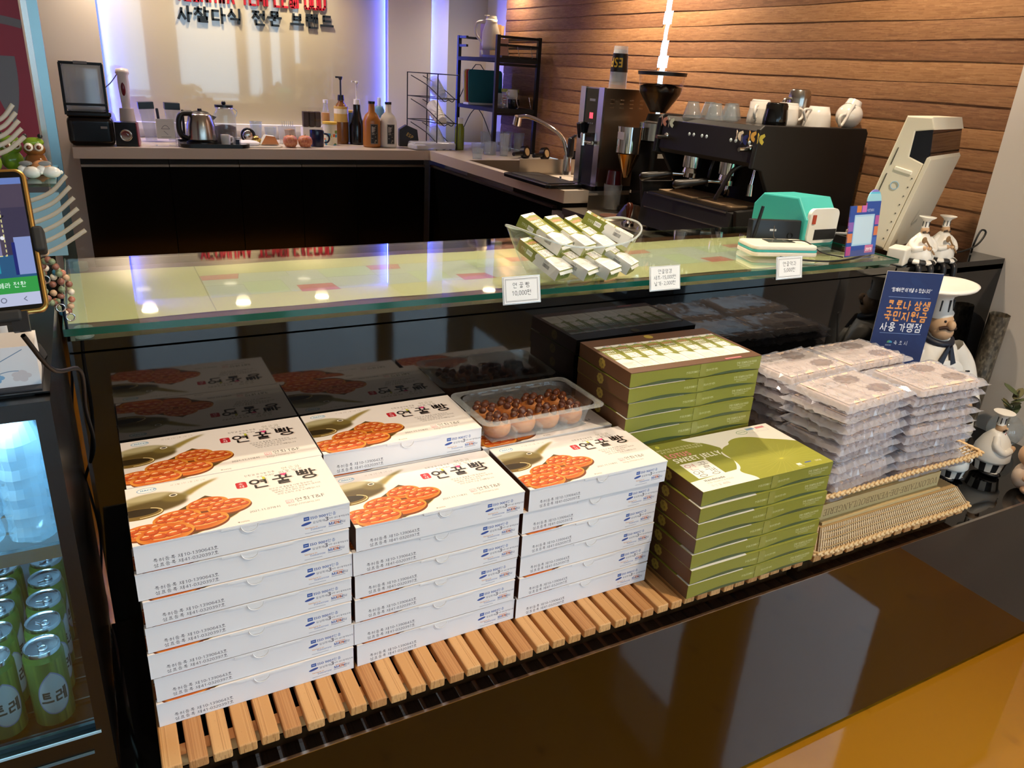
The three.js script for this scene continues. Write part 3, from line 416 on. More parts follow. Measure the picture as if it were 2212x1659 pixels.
const packTex = canvas(200, 660, (g, w, h) => {   // back end at the top
  g.fillStyle = '#f7f4ea'; g.fillRect(0, 0, w, h); g.fillStyle = '#8c9038'; g.beginPath(); g.moveTo(0, 60); g.quadraticCurveTo(60, 70, 90, 40); g.lineTo(200, 50); g.lineTo(200, 470); g.quadraticCurveTo(150, 440, 110, 400); g.lineTo(0, 420); g.fill();
  g.fillStyle = '#8fb2d4'; g.fillRect(110, 8, 34, 18); g.fillStyle = '#dd8e95'; g.fillRect(150, 8, 36, 18); g.strokeStyle = '#9cc19c'; g.beginPath(); g.arc(60, 22, 14, 0, 7); g.stroke();
  g.font = 'bold 56px sans-serif'; g.save(); g.translate(12, 128); g.scale(.85, 1); g.fillStyle = '#e77f8a'; g.fillText('LOTUS', 0, 0); g.fillStyle = '#fff'; g.fillText('SWEET', 0, 56); g.fillText('JELLY', 20, 112); g.restore();
  g.fillStyle = '#fbf8f0'; g.fillRect(20, 262, 140, 132); write(g, '연', 28, 270, 54, { color: '#d78a8f', w: .07 }); write(g, '꿀', 96, 270, 54, { color: '#777', w: .07 }); write(g, '양', 28, 332, 54, { color: '#777', w: .07 }); write(g, '갱', 96, 332, 54, { color: '#777', w: .07 });
  g.fillStyle = '#b9b3a2'; for (let i = 0; i < 5; i++) g.fillRect(24, 520 + i * 20, rr(90, 150), 5); write(g, '국산꿀 40%', 24, 622, 18, { color: '#d59aa0' });
});
const packSide = canvas(660, 110, (g, w, h) => { g.fillStyle = '#8c9038'; g.fillRect(0, 0, w, h); g.fillStyle = '#f7f4ea'; g.beginPath(); g.moveTo(300, 0); g.quadraticCurveTo(260, 40, 300, 60); g.lineTo(280, h); g.lineTo(w, h); g.lineTo(w, 0); g.fill(); g.fillStyle = '#333'; for (let i = 0; i < 24; i++) g.fillRect(420 + i * 4.2, 34, rr(1, 3), 34); write(g, '연꿀양갱', 420, 10, 16, { color: '#555' }); write(g, '연화당', 60, 40, 26, { color: '#f2efdc' }); g.fillStyle = '#f7f4ea'; g.fillRect(150, 30, 90, 44); write(g, '연꿀양갱', 156, 42, 18, { color: '#555' }); });
const packEnd = canvas(128, 64, (g, w, h) => { g.fillStyle = '#9a9c4e'; g.fillRect(0, 0, w, h); g.strokeStyle = '#f5f2e2'; g.lineWidth = 4; g.beginPath(); for (let i = 0; i <= 6; i++) g.lineTo(64 + Math.cos(i * 1.047) * 9, 32 + Math.sin(i * 1.047) * 9); g.stroke(); });
const mPack = [M('#fff', .35, { map: packSide }), M('#fff', .35, { map: packSide }), M('#fff', .35, { map: packTex }), M('#f1efe4', .4), M('#fff', .35, { map: packEnd }), M('#fff', .35, { map: packEnd })];
const PW = .0405, PH = .021, PL = .134;
const packGeo = (() => { const g = new RoundedBoxGeometry(PW, PH, PL, 1, .0006); return g; })();
function jellyPack(label, group) {
  const t = thing('jelly_pack', label, 'jelly pack', [0, 0, 0], 0, group);
  const b = obj('carton', new THREE.BoxGeometry(PW, PH, PL), mPack, t); b.position.y = PH / 2;
  nest(b, obj('end_flap', [B(PW - .002, .0006, .012, 0, PH - .004, PL / 2 + .0004, .5)], mPack[3], t));
  return t;
}
{ // display box: frame with eight packs inside
  const y0 = .6025 + 11 * GH, cx = 1.095, cz = -1.2345, t = greenBox(true); t.name = numbered('jelly_display_box'); scene.add(t); t.position.set(cx, y0, cz); t.rotation.y = -.022;
  tag(t, 'open brown-rimmed display box of jelly packs on top of the back green stack', 'box'); t.getObjectByName('base').scale.y = .35; t.getObjectByName('base').position.y = .006;
  const s = rrect(GL, GD - .001, .001); s.holes.push(new THREE.Path([V(-.166, -.076, 0), V(.168, -.076, 0), V(.168, .062, 0), V(-.166, .062, 0)]));
  obj('rim', [EX(s, .0016, 0, GH - .0016, 0, -Math.PI / 2)], mBrownCard, t); obj('gold_seal', [CY(.011, .011, .0004, 0, GH - .0006, -.084)], M('#b9a24a', .4), t);
  obj('print', [B(.045, .0004, .005, .1, GH - .0006, .092)], M('#d98088', .5), t);
  for (let k = 0; k < 8; k++) { const p = jellyPack(`small lotus jelly pack in the open display box, ${ORD[k] === 'top' ? 'first' : ORD[k]} from the left`, 'jelly packs in the display box'); const lx = -.1455 + k * .0417, lz = .007; p.position.set(cx + lx * Math.cos(-.022) + lz * Math.sin(-.022), y0 + .0122, cz - lx * Math.sin(-.022) + lz * Math.cos(-.022)); p.rotation.y = -.022; }
}

// ---------- back bar: cabinets, worktop, sink ----------
const CT = 1.085;
const mTop = M('#d6cec4', .3, { map: canvas(256, 256, (g, w, h) => { g.fillStyle = '#f3eee8'; g.fillRect(0, 0, w, h); noiseRect(g, w, h, 2500, '#b9aea2', .35, 1.6); }) });
{
  const mDoor = M('#08080a', .12), mRail = metal('#a58e78', .3);
  const xs = [-.03, .386, .743, 1.086, 1.41, 1.845];
  for (let i = 0; i < 5; i++) {
    const t = thing('base_cabinet', `black glossy base cabinet, ${['first', 'second', 'third', 'fourth', 'fifth'][i]} from the left under the back worktop`, 'cabinet', [0, 0, 0], 0, 'back cabinets');
    obj('carcass', [BB(xs[i] + .001, xs[i + 1] - .001, .08, 1.026, -5.09, -4.57)], mBlackMatte, t);
    const dr = obj('door', [BB(xs[i] + .002, xs[i + 1] - .002, .1, .982, -4.568, -4.55)], mDoor, t);
    nest(dr, obj('grip_rail', [BB(xs[i] + .002, xs[i + 1] - .002, .986, .998, -4.572, -4.548)], mRail, t));
  }
  for (let i = 0; i < 3; i++) {
    const z1 = -4.545 + i * .5, z2 = Math.min(z1 + .5, -3.05), t = thing('sink_cabinet', `black cabinet under the sink worktop, ${['farthest', 'middle', 'nearest'][i]} of three`, 'cabinet');
    obj('carcass', [BB(1.9, 2.58, .08, .74, z1 + .002, z2 - .002)], mBlackMatte, t); const dr = obj('door', [BB(1.878, 1.896, .1, .985, z1 + .002, z2 - .002)], mDoor, t); nest(dr, obj('grip_rail', [BB(1.874, 1.898, .988, 1.0, z1 + .002, z2 - .002)], M('#3b3632', .3), t));
  }
  const wt = thing('worktop', 'pale speckled stone worktop running in an L behind the counter', 'worktop');
  obj('back_slab', [BB(-.055, 1.86, 1.03, CT, -5.098, -4.52)], mTop, wt);
  obj('sink_slab', [BB(1.86, 2.578, 1.03, CT, -5.098, -4.06), BB(1.86, 1.905, 1.03, CT, -4.06, -3.5), BB(2.40, 2.578, 1.03, CT, -4.06, -3.5), BB(1.86, 2.578, 1.03, CT, -3.5, -2.94)], mTop, wt);
  const sk = thing('sink', 'stainless steel sink let into the pale worktop', 'sink');
  obj('basin', [BB(1.906, 2.399, .88, .885, -4.058, -3.502), BB(1.906, 1.911, .88, CT, -4.058, -3.502), BB(2.394, 2.399, .88, CT, -4.058, -3.502), BB(1.911, 2.394, .88, CT, -4.058, -4.053), BB(1.911, 2.394, .88, CT, -3.507, -3.502)], mBrushed, sk);
  obj('drain', [CY(.04, .04, .004, 2.15, .887, -3.78)], mChrome, sk);
  const sp = tag(obj('splash_guard', [B(.48, .075, .002, 2.15, CT + .0385, -3.46), B(.48, .002, .03, 2.15, CT + .002, -3.446)], mBrushed), 'low steel splash guard between the sink and the black drip tray', 'guard');
  const fc = thing('kitchen_tap', 'chrome kitchen tap arching over the sink', 'tap', [2.16, CT, -3.41]);
  obj('base', [CY(.02, .025, .1, 0, .05, 0), CY(.026, .026, .006, 0, .003, 0)], mChrome, fc); obj('spout', [TU([[0, .09, 0], [-.02, .18, -.03], [-.07, .235, -.1], [-.13, .268, -.2], [-.16, .262, -.25]], .011, 24, 10), CY(.02, .022, .045, -.163, .245, -.256, .3)], mChrome, fc); obj('lever', [RB(.03, .1, .03, .01, .0, .14, .02), RB(.012, .012, .07, .004, 0, .19, .03, -.4)], mBlack, fc);
  // lower steel station and under-counter door
  const st = thing('steel_station', 'low stainless steel station with knock-out drawer beside the coffee machine', 'steel table', [0, 0, 0]);
  obj('table_top', [BB(1.85, 2.58, .985, 1.012, -2.93, -1.88)], mBrushed, st); obj('cabinet_body', [BB(1.88, 2.57, .06, .985, -2.92, -1.89)], mBlackMatte, st);
  obj('drawer_front', [BB(1.862, 1.88, .86, .975, -2.9, -2.3)], mBrushed, st); obj('raised_plate', [B(.34, .06, .003, 2.12, 1.043, -2.88)], mBrushed, st);
  const fr = thing('under_counter_fridge', 'black under-counter fridge with a grey frame below the drip tray', 'fridge'); obj('body', [BB(1.9, 2.5, .06, .97, -3.04, -2.935)], mBlackMatte, fr); obj('door', [BB(1.87, 1.898, .08, .96, -3.04, -2.935)], mDoor, fr); obj('frame', [BB(1.864, 1.9, .962, .983, -3.04, -2.935)], mGrey, fr);
}
// ---------- makers of small kitchen ware ----------
const mGlassware = M('#eef3f6', .04, { transmission: .88, thickness: 0, side: THREE.DoubleSide }), mCupPlastic = M('#eef2f6', .12, { transmission: .75, thickness: 0, side: THREE.DoubleSide });
const shell = (pts, s = 20) => LA(pts, 0, 0, 0, s);
function glassCup(label, x, y, z, h, r0, r1, mat = mGlassware, name = 'drinking_glass', group) { const t = thing(name, label, 'glass', [x, y, z], 0, group); obj('bowl', [shell([[0, .004], [r0 * .92, .004], [r0, 0], [r1, h], [r1 - .002, h], [r0 - .002, .006], [0, .006]])], mat, t); return t; }
function mug(label, x, y, z, h, r, mat, ry = 0, taper = .9, flip = false, group) {
  const t = thing('mug', label, 'mug', [x, y, z], ry, group); if (flip) { t.rotation.x = Math.PI; t.position.y = y + h; }
  obj('cup', [shell([[0, .0], [r * taper * .9, 0], [r * taper, .004], [r, h * .7], [r, h], [r - .004, h], [r - .004, .008], [0, .008]], 24)], mat, t);
  obj('handle', [TO(h * .27, .0055, r + h * .08, h * .52, 0, 0, 0, -Math.PI / 2 - .2, Math.PI + .4, 16)], mat, t); return t;
}
function bottle(label, x, y, z, pts, mat, cap, extra, name = 'bottle') { const t = thing(name, label, 'bottle', [x, y, z]); obj('body', [shell(pts, 24)], mat, t); if (cap) obj('cap', [CY(cap[0], cap[0], cap[1], 0, cap[2] + cap[1] / 2, 0)], cap[3], t); if (extra) { extra(t); nest(t.children[0], ...t.children.filter((c) => c.name === 'label' || c.name === 'band')); } return t; }
const labelTex = (w, h, draw) => M('#fff', .5, { map: canvas(w, h, draw) });

// ---------- things on the back worktop ----------
{
  const t = thing('hooded_blender', 'black countertop blender with a clear sound hood at the left end of the worktop', 'blender', [.045, CT, -4.66], -.05); t.scale.set(1, .93, 1);
  obj('motor_base', [RB(.21, .155, .2, .03, 0, .078, 0), RB(.2, .03, .19, .01, 0, .165, -.005)], M('#0d0e10', .22), t);
  obj('hood', [RB(.185, .25, .17, .03, -.008, .295, -.01, -.06)], M('#cfd6da', .08, { transmission: .72, thickness: 0 }), t);
  obj('hood_frame', [B(.012, .26, .02, -.1, .29, .07, -.08), B(.012, .26, .02, .084, .29, .07, -.08), B(.19, .014, .02, -.008, .42, .06), B(.19, .012, .02, -.008, .215, .088)], mDarkMetal, t); obj('hood_latch', [B(.06, .014, .02, -.008, .424, .072)], mGrey, t); obj('jug', [CY(.055, .05, .16, 0, .26, -.01)], mCupPlastic, t); obj('badge', [B(.03, .012, .002, .06, .1, .1005)], mGrey, t);
}
{
  const t = thing('dial_grinder', 'small black and red appliance with a chrome dial beside the hooded blender', 'appliance', [.205, CT, -4.63], -.15);
  obj('body', [EX([[-.052, 0], [.052, 0], [.05, .118], [-.05, .118]], .09, 0, 0, 0)], M('#0b0b0c', .25), t); obj('side_panel', [B(.006, .115, .09, .053, .058, 0, 0, 0, .02)], M('#8d1722', .3), t); obj('dial', [TO(.026, .005, 0, .055, .047), CY(.024, .024, .006, 0, .055, .047, Math.PI / 2), CY(.01, .012, .012, 0, .055, .052, Math.PI / 2)], mChrome, t);
  const h = thing('hand_blender', 'white and red hand blender standing behind the dial appliance', 'hand blender', [.225, CT, -4.80]);
  obj('stand', [CY(.05, .055, .03, 0, .015, 0), CY(.035, .045, .15, .0, .1, 0)], M('#c9bdb2', .5), h); obj('grip', [LA([[0, .175], [.02, .175], [.024, .23], [.028, .3], [.026, .335], [.034, .35], [.03, .37], [0, .376]], 0, 0, 0)], M('#e3d8d2', .3), h); obj('red_inlay', [SP(.018, -.004, .275, .018, .7, 2.4, .7)], M('#6d1520', .25), h); obj('cord', [TU([[-.02, .35, 0], [-.06, .3, .01], [-.11, .25, 0], [-.13, .16, -.03]], .003)], M('#777', .5), h);
  const bg = tag(obj('crumpled_bag', [SP(.045, .13, CT + .11, -4.9, 1, 1.2, .7, 9), B(.08, .1, .05, .13, CT + .05, -4.9)], M('#dfe8f4', .15, { transmission: .6, thickness: 0 })), 'crumpled clear bag behind the dial appliance', 'bag');
}
for (const [x, z, rz, w] of [[.335, -4.86, .06, 'left'], [.452, -4.86, -.02, 'right']]) {
  const t = thing('blender_jug', `clear blender jug with black lid, ${w} of the pair behind the clear sign holder`, 'jug', [x, CT, z]); t.rotation.z = rz;
  obj('jar', [at(new THREE.CylinderGeometry(.052, .038, .17, 4, 1, true).rotateY(Math.PI / 4), 0, .09, 0)], mCupPlastic, t); obj('lid', [B(.078, .035, .078, 0, .19, 0)], M('#10131a', .35), t); obj('handle', [RB(.014, .15, .02, .005, .052, .1, .02)], M('#16181d', .35), t);
}
{
  const t = thing('sign_holder', 'clear acrylic box with a printed card in front of the blender jugs', 'sign holder', [.39, CT, -4.635]);
  obj('acrylic', [B(.11, .15, .003, 0, .079, .02), B(.003, .15, .05, -.055, .079, 0), B(.003, .15, .05, .055, .079, 0), B(.11, .003, .05, 0, .0018, 0)], mClear, t);
  obj('card', [B(.088, .1, .001, .002, .088, .0175)], labelTex(180, 200, (g, w, h) => { g.fillStyle = '#e9e6e0'; g.fillRect(0, 0, w, h); g.strokeStyle = '#8d8a92'; g.lineWidth = 5; g.beginPath(); g.moveTo(50, 100); g.quadraticCurveTo(90, 30, 130, 100); g.closePath(); g.moveTo(70, 120); g.lineTo(110, 160); g.stroke(); g.fillStyle = '#999'; g.fillRect(40, 180, 100, 5); }), t);
  const tr = thing('black_tray', 'black plastic tray holding the kettle and coffee jar', 'tray', [.63, CT, -4.67]); obj('plate', [EX(rrect(.345, .27, .05), .008, 0, .004, 0, -Math.PI / 2)], mBlack, tr); const rs = rrect(.36, .285, .055); rs.holes.push(new THREE.Path(rrect(.338, .263, .047).getPoints(8))); obj('rim', [EX(rs, .016, 0, .012, 0, -Math.PI / 2)], mBlack, tr);
}
{
  const t = thing('electric_kettle', 'brushed steel electric kettle with a black handle on the black tray', 'kettle', [.575, CT + .009, -4.66], .2);
  obj('body', [LA([[0, .012], [.078, .012], [.08, .03], [.074, .1], [.06, .15], [.05, .162], [0, .165]], 0, 0, 0, 32)], mSteel, t); obj('base', [CY(.08, .082, .014, 0, .007, 0)], mBlack, t); obj('lid', [SP(.048, 0, .16, 0, 1, .3, 1), CY(.01, .012, .012, 0, .178, 0)], mBlack, t); obj('handle', [TU([[-.045, .16, .0], [-.1, .155, .01], [-.118, .12, .012], [-.112, .05, .012], [-.078, .03, .01]], .015, 24, 8)], M('#121212', .4), t); obj('spout', [EX([[0, 0], [.03, .025], [.0, .035]], .03, .055, .118, 0)], mSteel, t);
  const m = mug('small white cup with a handle beside the kettle on the black tray', .692, CT + .009, -4.62, .055, .026, mPorcelain, .3);
  const j = thing('clip_top_jar', 'clip-top glass jar half full of ground coffee behind the kettle', 'jar', [.715, CT + .009, -4.75]);
  obj('jar', [shell([[0, 0], [.057, 0], [.06, .01], [.06, .15], [.045, .175], [.045, .19]], 28)], mGlassware, j); obj('coffee', [CY(.057, .056, .085, 0, .045, 0), SP(.05, 0, .085, 0, 1, .25, 1)], M('#4c3326', .9), j); obj('lid', [CY(.05, .05, .012, 0, .197, 0), SP(.012, 0, .212, 0)], M('#1a1c22', .3), j); obj('clip', [TO(.05, .0025, 0, .186, 0, Math.PI / 2), TU([[.05, .186, 0], [.068, .17, 0], [.06, .14, 0]], .0025)], mChrome, j);
  const s = thing('salt_shaker', 'small glass shaker with a dark label at the front of the tray', 'shaker', [.745, CT + .009, -4.585]); obj('glass', [CY(.02, .022, .045, 0, .0225, 0)], mCupPlastic, s); obj('label', [B(.02, .025, .002, 0, .022, .0225)], M('#1f2742', .5), s);
}
{
  const w = thing('white_platter', 'white platter with a folded towel on the back worktop', 'plate', [.872, CT, -4.645]);
  obj('dish', [EX(rrect(.25, .14, .06), .008, 0, .005, 0, -Math.PI / 2, 0, 0, .003)], mPorcelain, w); obj('towel', [SP(.06, -.06, .018, .005, 1.1, .3, .8)], M('#eceaf0', .8), w); obj('striped_towel', [EX([[-.05, 0], [.05, 0], [.03, .045], [-.02, .05]], .07, .06, .012, -.02)], labelTex(64, 64, (g) => { ['#d8dcd6', '#2f8f8a', '#e9e3d8', '#d58a52'].forEach((c, i) => { g.fillStyle = c; g.fillRect(0, i * 16, 64, 16); }); }), w); obj('gold_ball', [SP(.026, -.002, .03, -.05)], metal('#c8a45a', .2), w);
  const bl = [[.85, -4.8, .075, 'tilted steel-rimmed tea strainer'], [.92, -4.86, .07, 'clear tumbler'], [.985, -4.84, .08, 'clear tumbler']];
  glassCup('clear tumbler behind the white platter, left one', .905, CT, -4.87, .12, .027, .036); glassCup('clear tumbler behind the white platter, right one', .985, CT, -4.86, .09, .028, .036);
  const st = thing('tea_strainer', 'dark rimmed steel strainer leaning behind the platter', 'strainer', [.845, CT, -4.80]); obj('ring', [TO(.036, .008, 0, .046, 0, 0, -.5)], M('#15161a', .3), st); obj('mesh_cup', [SP(.032, 0, .046, .008, 1, 1, .5)], mSteel, st);
  const p = thing('clear_pitcher', 'tilted clear pitcher with a wooden block behind the apples', 'pitcher', [1.075, CT, -4.83]); obj('shell', [shell([[0, .002], [.045, .002], [.052, .1]], 20)], mCupPlastic, p); obj('comb_top', [...[0, 1, 2, 3, 4, 5].map((k) => B(.004, .03, .003, -.03 + k * .012, .115, .02))], mCupPlastic, p); obj('wood_block', [B(.04, .075, .05, .02, .045, .0, 0, .3, .15)], M('#a17a55', .7), p);
  const mAp = M('#fff', .4, { map: canvas(128, 64, (g, w, h) => { g.fillStyle = '#d08f6c'; g.fillRect(0, 0, w, h); noiseRect(g, w, h, 900, '#b5563f', .5, 7); noiseRect(g, w, h, 500, '#e6bf8c', .5, 5); }) });
  for (const [x, l, ry] of [[1.045, 'left', 0], [1.13, 'right', 1]]) { const a = thing('apple', `ripe apple on the back worktop, ${l} of the two`, 'apple', [x, CT, -4.625], ry); obj('flesh', [LA([[0, .008], [.012, .002], [.028, .004], [.039, .022], [.041, .04], [.034, .058], [.018, .066], [.006, .06], [0, .056]], 0, 0, 0)], mAp, a); obj('stalk', [CY(.0015, .0015, .018, 0, .065, 0, .2)], M('#4c3a24', .8), a); }
  mug('dark navy mug beside the apples on the back worktop', 1.215, CT, -4.69, .092, .041, M('#11183a', .2), -.1, .97);
  const sb = thing('sachet_box', 'clear box packed with brown coffee sachets behind the navy mug', 'box', [1.245, CT + .0, -4.92]); obj('stand', [B(.12, .09, .06, 0, .046, 0)], mWhite, sb); for (let k = 0; k < 3; k++) obj('sachet', [RB(.034, .09, .04, .006, -.037 + k * .037, .138, .004)], M('#3d2a24', .5), sb); obj('box_shell', [B(.125, .115, .055, 0, .15, .0)], mClear, sb);
}
bottle('clear drink bottle with an orange label behind the yellow-lidded can', 1.345, CT, -4.96, [[0, 0], [.024, .0], [.025, .1], [.02, .18], [.012, .215], [.012, .235]], mCupPlastic, [.014, .018, .232, mWhite], (t) => obj('label', [CY(.0255, .0255, .05, 0, .15, 0)], M('#d8a060', .5), t));
{
  const y = M('#e8c24a', .4);
  const t = thing('sugar_can', 'colourful tub with a yellow lid beside the pump bottles', 'can', [1.325, CT, -4.80]); obj('tub', [CY(.042, .042, .12, 0, .06, 0)], labelTex(256, 128, (g, w, h) => { g.fillStyle = '#e7e2c4'; g.fillRect(0, 0, w, h); for (let i = 0; i < 26; i++) { g.fillStyle = ['#d9622e', '#3f98b8', '#7a9a3c', '#f0d060'][i % 4]; g.fillRect(rnd() * w, 30 + rnd() * 98, rr(8, 34), rr(8, 30)); } }), t); obj('lid', [CY(.044, .044, .012, 0, .127, 0)], y, t);
  const t2 = thing('tea_can', 'blue tub with a yellow lid behind the dark pump bottle', 'can', [1.49, CT, -4.99]); obj('tub', [CY(.04, .04, .18, 0, .09, 0)], M('#4e6a78', .5), t2); obj('lid', [CY(.042, .042, .012, 0, .187, 0)], y, t2);
}
const pump = (c) => (t, y) => { obj('pump', [CY(.018, .02, .03, 0, y, 0), CY(.005, .005, .1, 0, y + .06, 0), LA([[0, .1], [.008, .1], [.014, .118], [0, .12]], 0, y, 0), B(.04, .01, .012, -.01, y + .115, 0)], c, t); };
bottle('amber syrup bottle with a tall black pump', 1.42, CT, -4.88, [[0, 0], [.042, 0], [.043, .02], [.043, .2], [.03, .23], [.018, .245], [.018, .255]], M('#8d5a2b', .2, { transmission: .3, thickness: 0 }), null, (t) => { obj('label', [CY(.0435, .0435, .09, 0, .175, 0)], labelTex(256, 128, (g, w, h) => { g.fillStyle = '#d8b25a'; g.fillRect(0, 0, w, h); g.fillStyle = '#f1ead2'; g.fillRect(0, 20, w, 40); write(g, 'VANILLA', 60, 26, 26, { color: '#5a3a1a' }); g.fillStyle = '#2c1a10'; g.beginPath(); g.arc(150, 95, 24, 0, 7); g.fill(); }), t); pump(M('#13151a', .4))(t, .27); });
bottle('dark syrup bottle with a white pump', 1.51, CT, -4.85, [[0, 0], [.045, 0], [.046, .015], [.046, .11], [.03, .16], [.022, .2], [.022, .235]], M('#0d0e12', .15), null, (t) => pump(mWhite)(t, .25));
const sauceLabel = labelTex(96, 200, (g, w, h) => { g.fillStyle = '#1b1a1a'; g.fillRect(0, 0, w, h); g.strokeStyle = '#8f8a82'; g.lineWidth = 4; g.strokeRect(4, 4, w - 8, h - 8); g.fillStyle = '#77736c'; for (let i = 0; i < 14; i++) g.fillRect(rr(8, 60), rr(10, 180), rr(8, 26), rr(4, 22)); g.fillStyle = '#cfc9bd'; g.fillRect(16, 24, 10, 60); g.fillRect(34, 30, 8, 50); });
for (const [x, c, l] of [[1.555, '#a86a2c', 'caramel brown'], [1.66, '#e6e0d6', 'creamy white']]) bottle(`${l} sauce bottle with a black picture label on the back worktop`, x, CT, -4.70, [[0, 0], [.05, 0], [.053, .012], [.053, .15], [.04, .185], [.02, .205], [.018, .25]], M(c, .3), [.02, .014, .25, mBlack], (t) => obj('label', [at(new THREE.CylinderGeometry(.0535, .0535, .115, 10, 1, true, -.45, .9), 0, .08, 0)], sauceLabel, t), 'sauce_bottle');
bottle('light blue spray can in front of the blue light strip', 1.70, CT, -4.985, [[0, 0], [.033, 0], [.033, .2], [.026, .22], [.022, .225]], M('#6f9fb8', .3), [.012, .05, .225, M('#dfe8f6', .3)], (t) => obj('band', [CY(.0335, .0335, .05, 0, .13, 0)], M('#dfe6ea', .4), t), 'spray_can');
{
  const t = thing('paper_bag', 'black paper bag with golden letters lying by the wire rack', 'paper bag', [1.815, CT, -4.78], -.2); obj('bag', [EX([[-.05, 0], [.07, 0], [.055, .1], [-.01, .125], [-.05, .1]], .06, 0, 0, 0, 0, 0, 0, .004)], labelTex(128, 128, (g, w, h) => { g.fillStyle = '#1a1716'; g.fillRect(0, 0, w, h); }), t);
  obj('gold_print', [B(.065, .035, .001, .015, .062, .0308, 0, 0, -.55)], labelTex(128, 64, (g, w, h) => { g.fillStyle = '#1a1716'; g.fillRect(0, 0, w, h); write(g, 'ESP', 6, 4, 50, { color: '#c9a24a', bold: 'bold' }); }), t); obj('folded_flap', [B(.11, .004, .07, .08, .02, .01, 0, 0, .15)], M('#2a211c', .7), t);
  const wr = tag(obj('plastic_packet', [RB(.28, .045, .12, .015, 1.91, CT + .024, -4.60), RB(.12, .03, .1, .012, 1.82, CT + .02, -4.58, 0, .3)], M('#eef1f5', .2, { transmission: .5, thickness: 0 })), 'packet of clear plastic wrapping at the foot of the wire rack', 'packet');
}
{ // wire rack with cups
  const t = thing('wire_cup_rack', 'black wire rack holding stacks of takeaway cups', 'rack', [1.94, CT, -4.72]); const r = .0035, W = .13, D = .28;
  const fr = []; const xz = [[-.02, .17], [.115, .17], [-.085, -.17], [.05, -.17]];
  for (const [x, z] of xz) fr.push(CY(r, r, .44, x, .22, z, 0, 0, 0, 6));
  for (const y of [.02, .16, .3, .438]) { for (const [a, b] of [[0, 1], [2, 3], [0, 2], [1, 3]]) fr.push(TU([[xz[a][0], y, xz[a][1]], [xz[b][0], y, xz[b][1]]], r * .8, 2)); }
  obj('frame', fr, mDarkMetal, t);
  for (let k = 0; k < 3; k++) { const y = .42 - k * .14; obj('cradle', [TU([[-.06, y, -.17], [-.02, y - .05, 0], [0, y - .115, .17]], r * .8), TU([[.02, y, -.17], [.06, y - .05, 0], [.09, y - .115, .17]], r * .8), TU([[-.0, y - .115, .17], [.025, y - .135, .175], [.05, y - .125, .175], [.075, y - .135, .175], [.095, y - .115, .17]], r * .8)], mDarkMetal, t); }
  const cup = (y, m, l, b) => { const c = thing('takeaway_cups', l, 'paper cups', [1.985, CT + y, -4.70]); c.rotation.set(.62, 0, -.12); obj('cup', [CY(.042, .03, .11, 0, 0, .03, Math.PI / 2 - .2 + Math.PI)], m, c); for (let k = 1; k < 4; k++) obj('nested_cup', [CY(.0425, .031, .1, 0, 0, .03 - k * .022, Math.PI / 2 - .2 + Math.PI)], m, c); if (b) obj('print_band', [CY(.0408, .0355, .05, 0, .001, .035, Math.PI / 2 - .2 + Math.PI)], b, c); };
  cup(.345, mCupPlastic, 'stack of clear cups in the top cradle of the wire rack'); cup(.205, M('#e9e6df', .5), 'stack of white coffee cups in the middle cradle of the wire rack', labelTex(256, 64, (g, w, h) => { g.fillStyle = '#e9e6df'; g.fillRect(0, 0, w, h); write(g, 'COFFEE COFFEE', 4, 18, 28, { color: '#222' }); })); cup(.065, mCupPlastic, 'stack of clear cups in the bottom cradle of the wire rack');
}
bottle('green soap bottle with a white cap behind the wire rack', 2.095, CT, -4.60, [[0, 0], [.028, 0], [.03, .01], [.03, .13], [.02, .155], [.016, .16]], M('#9aa83a', .25, { transmission: .4, thickness: 0 }), [.02, .035, .158, mWhite]);
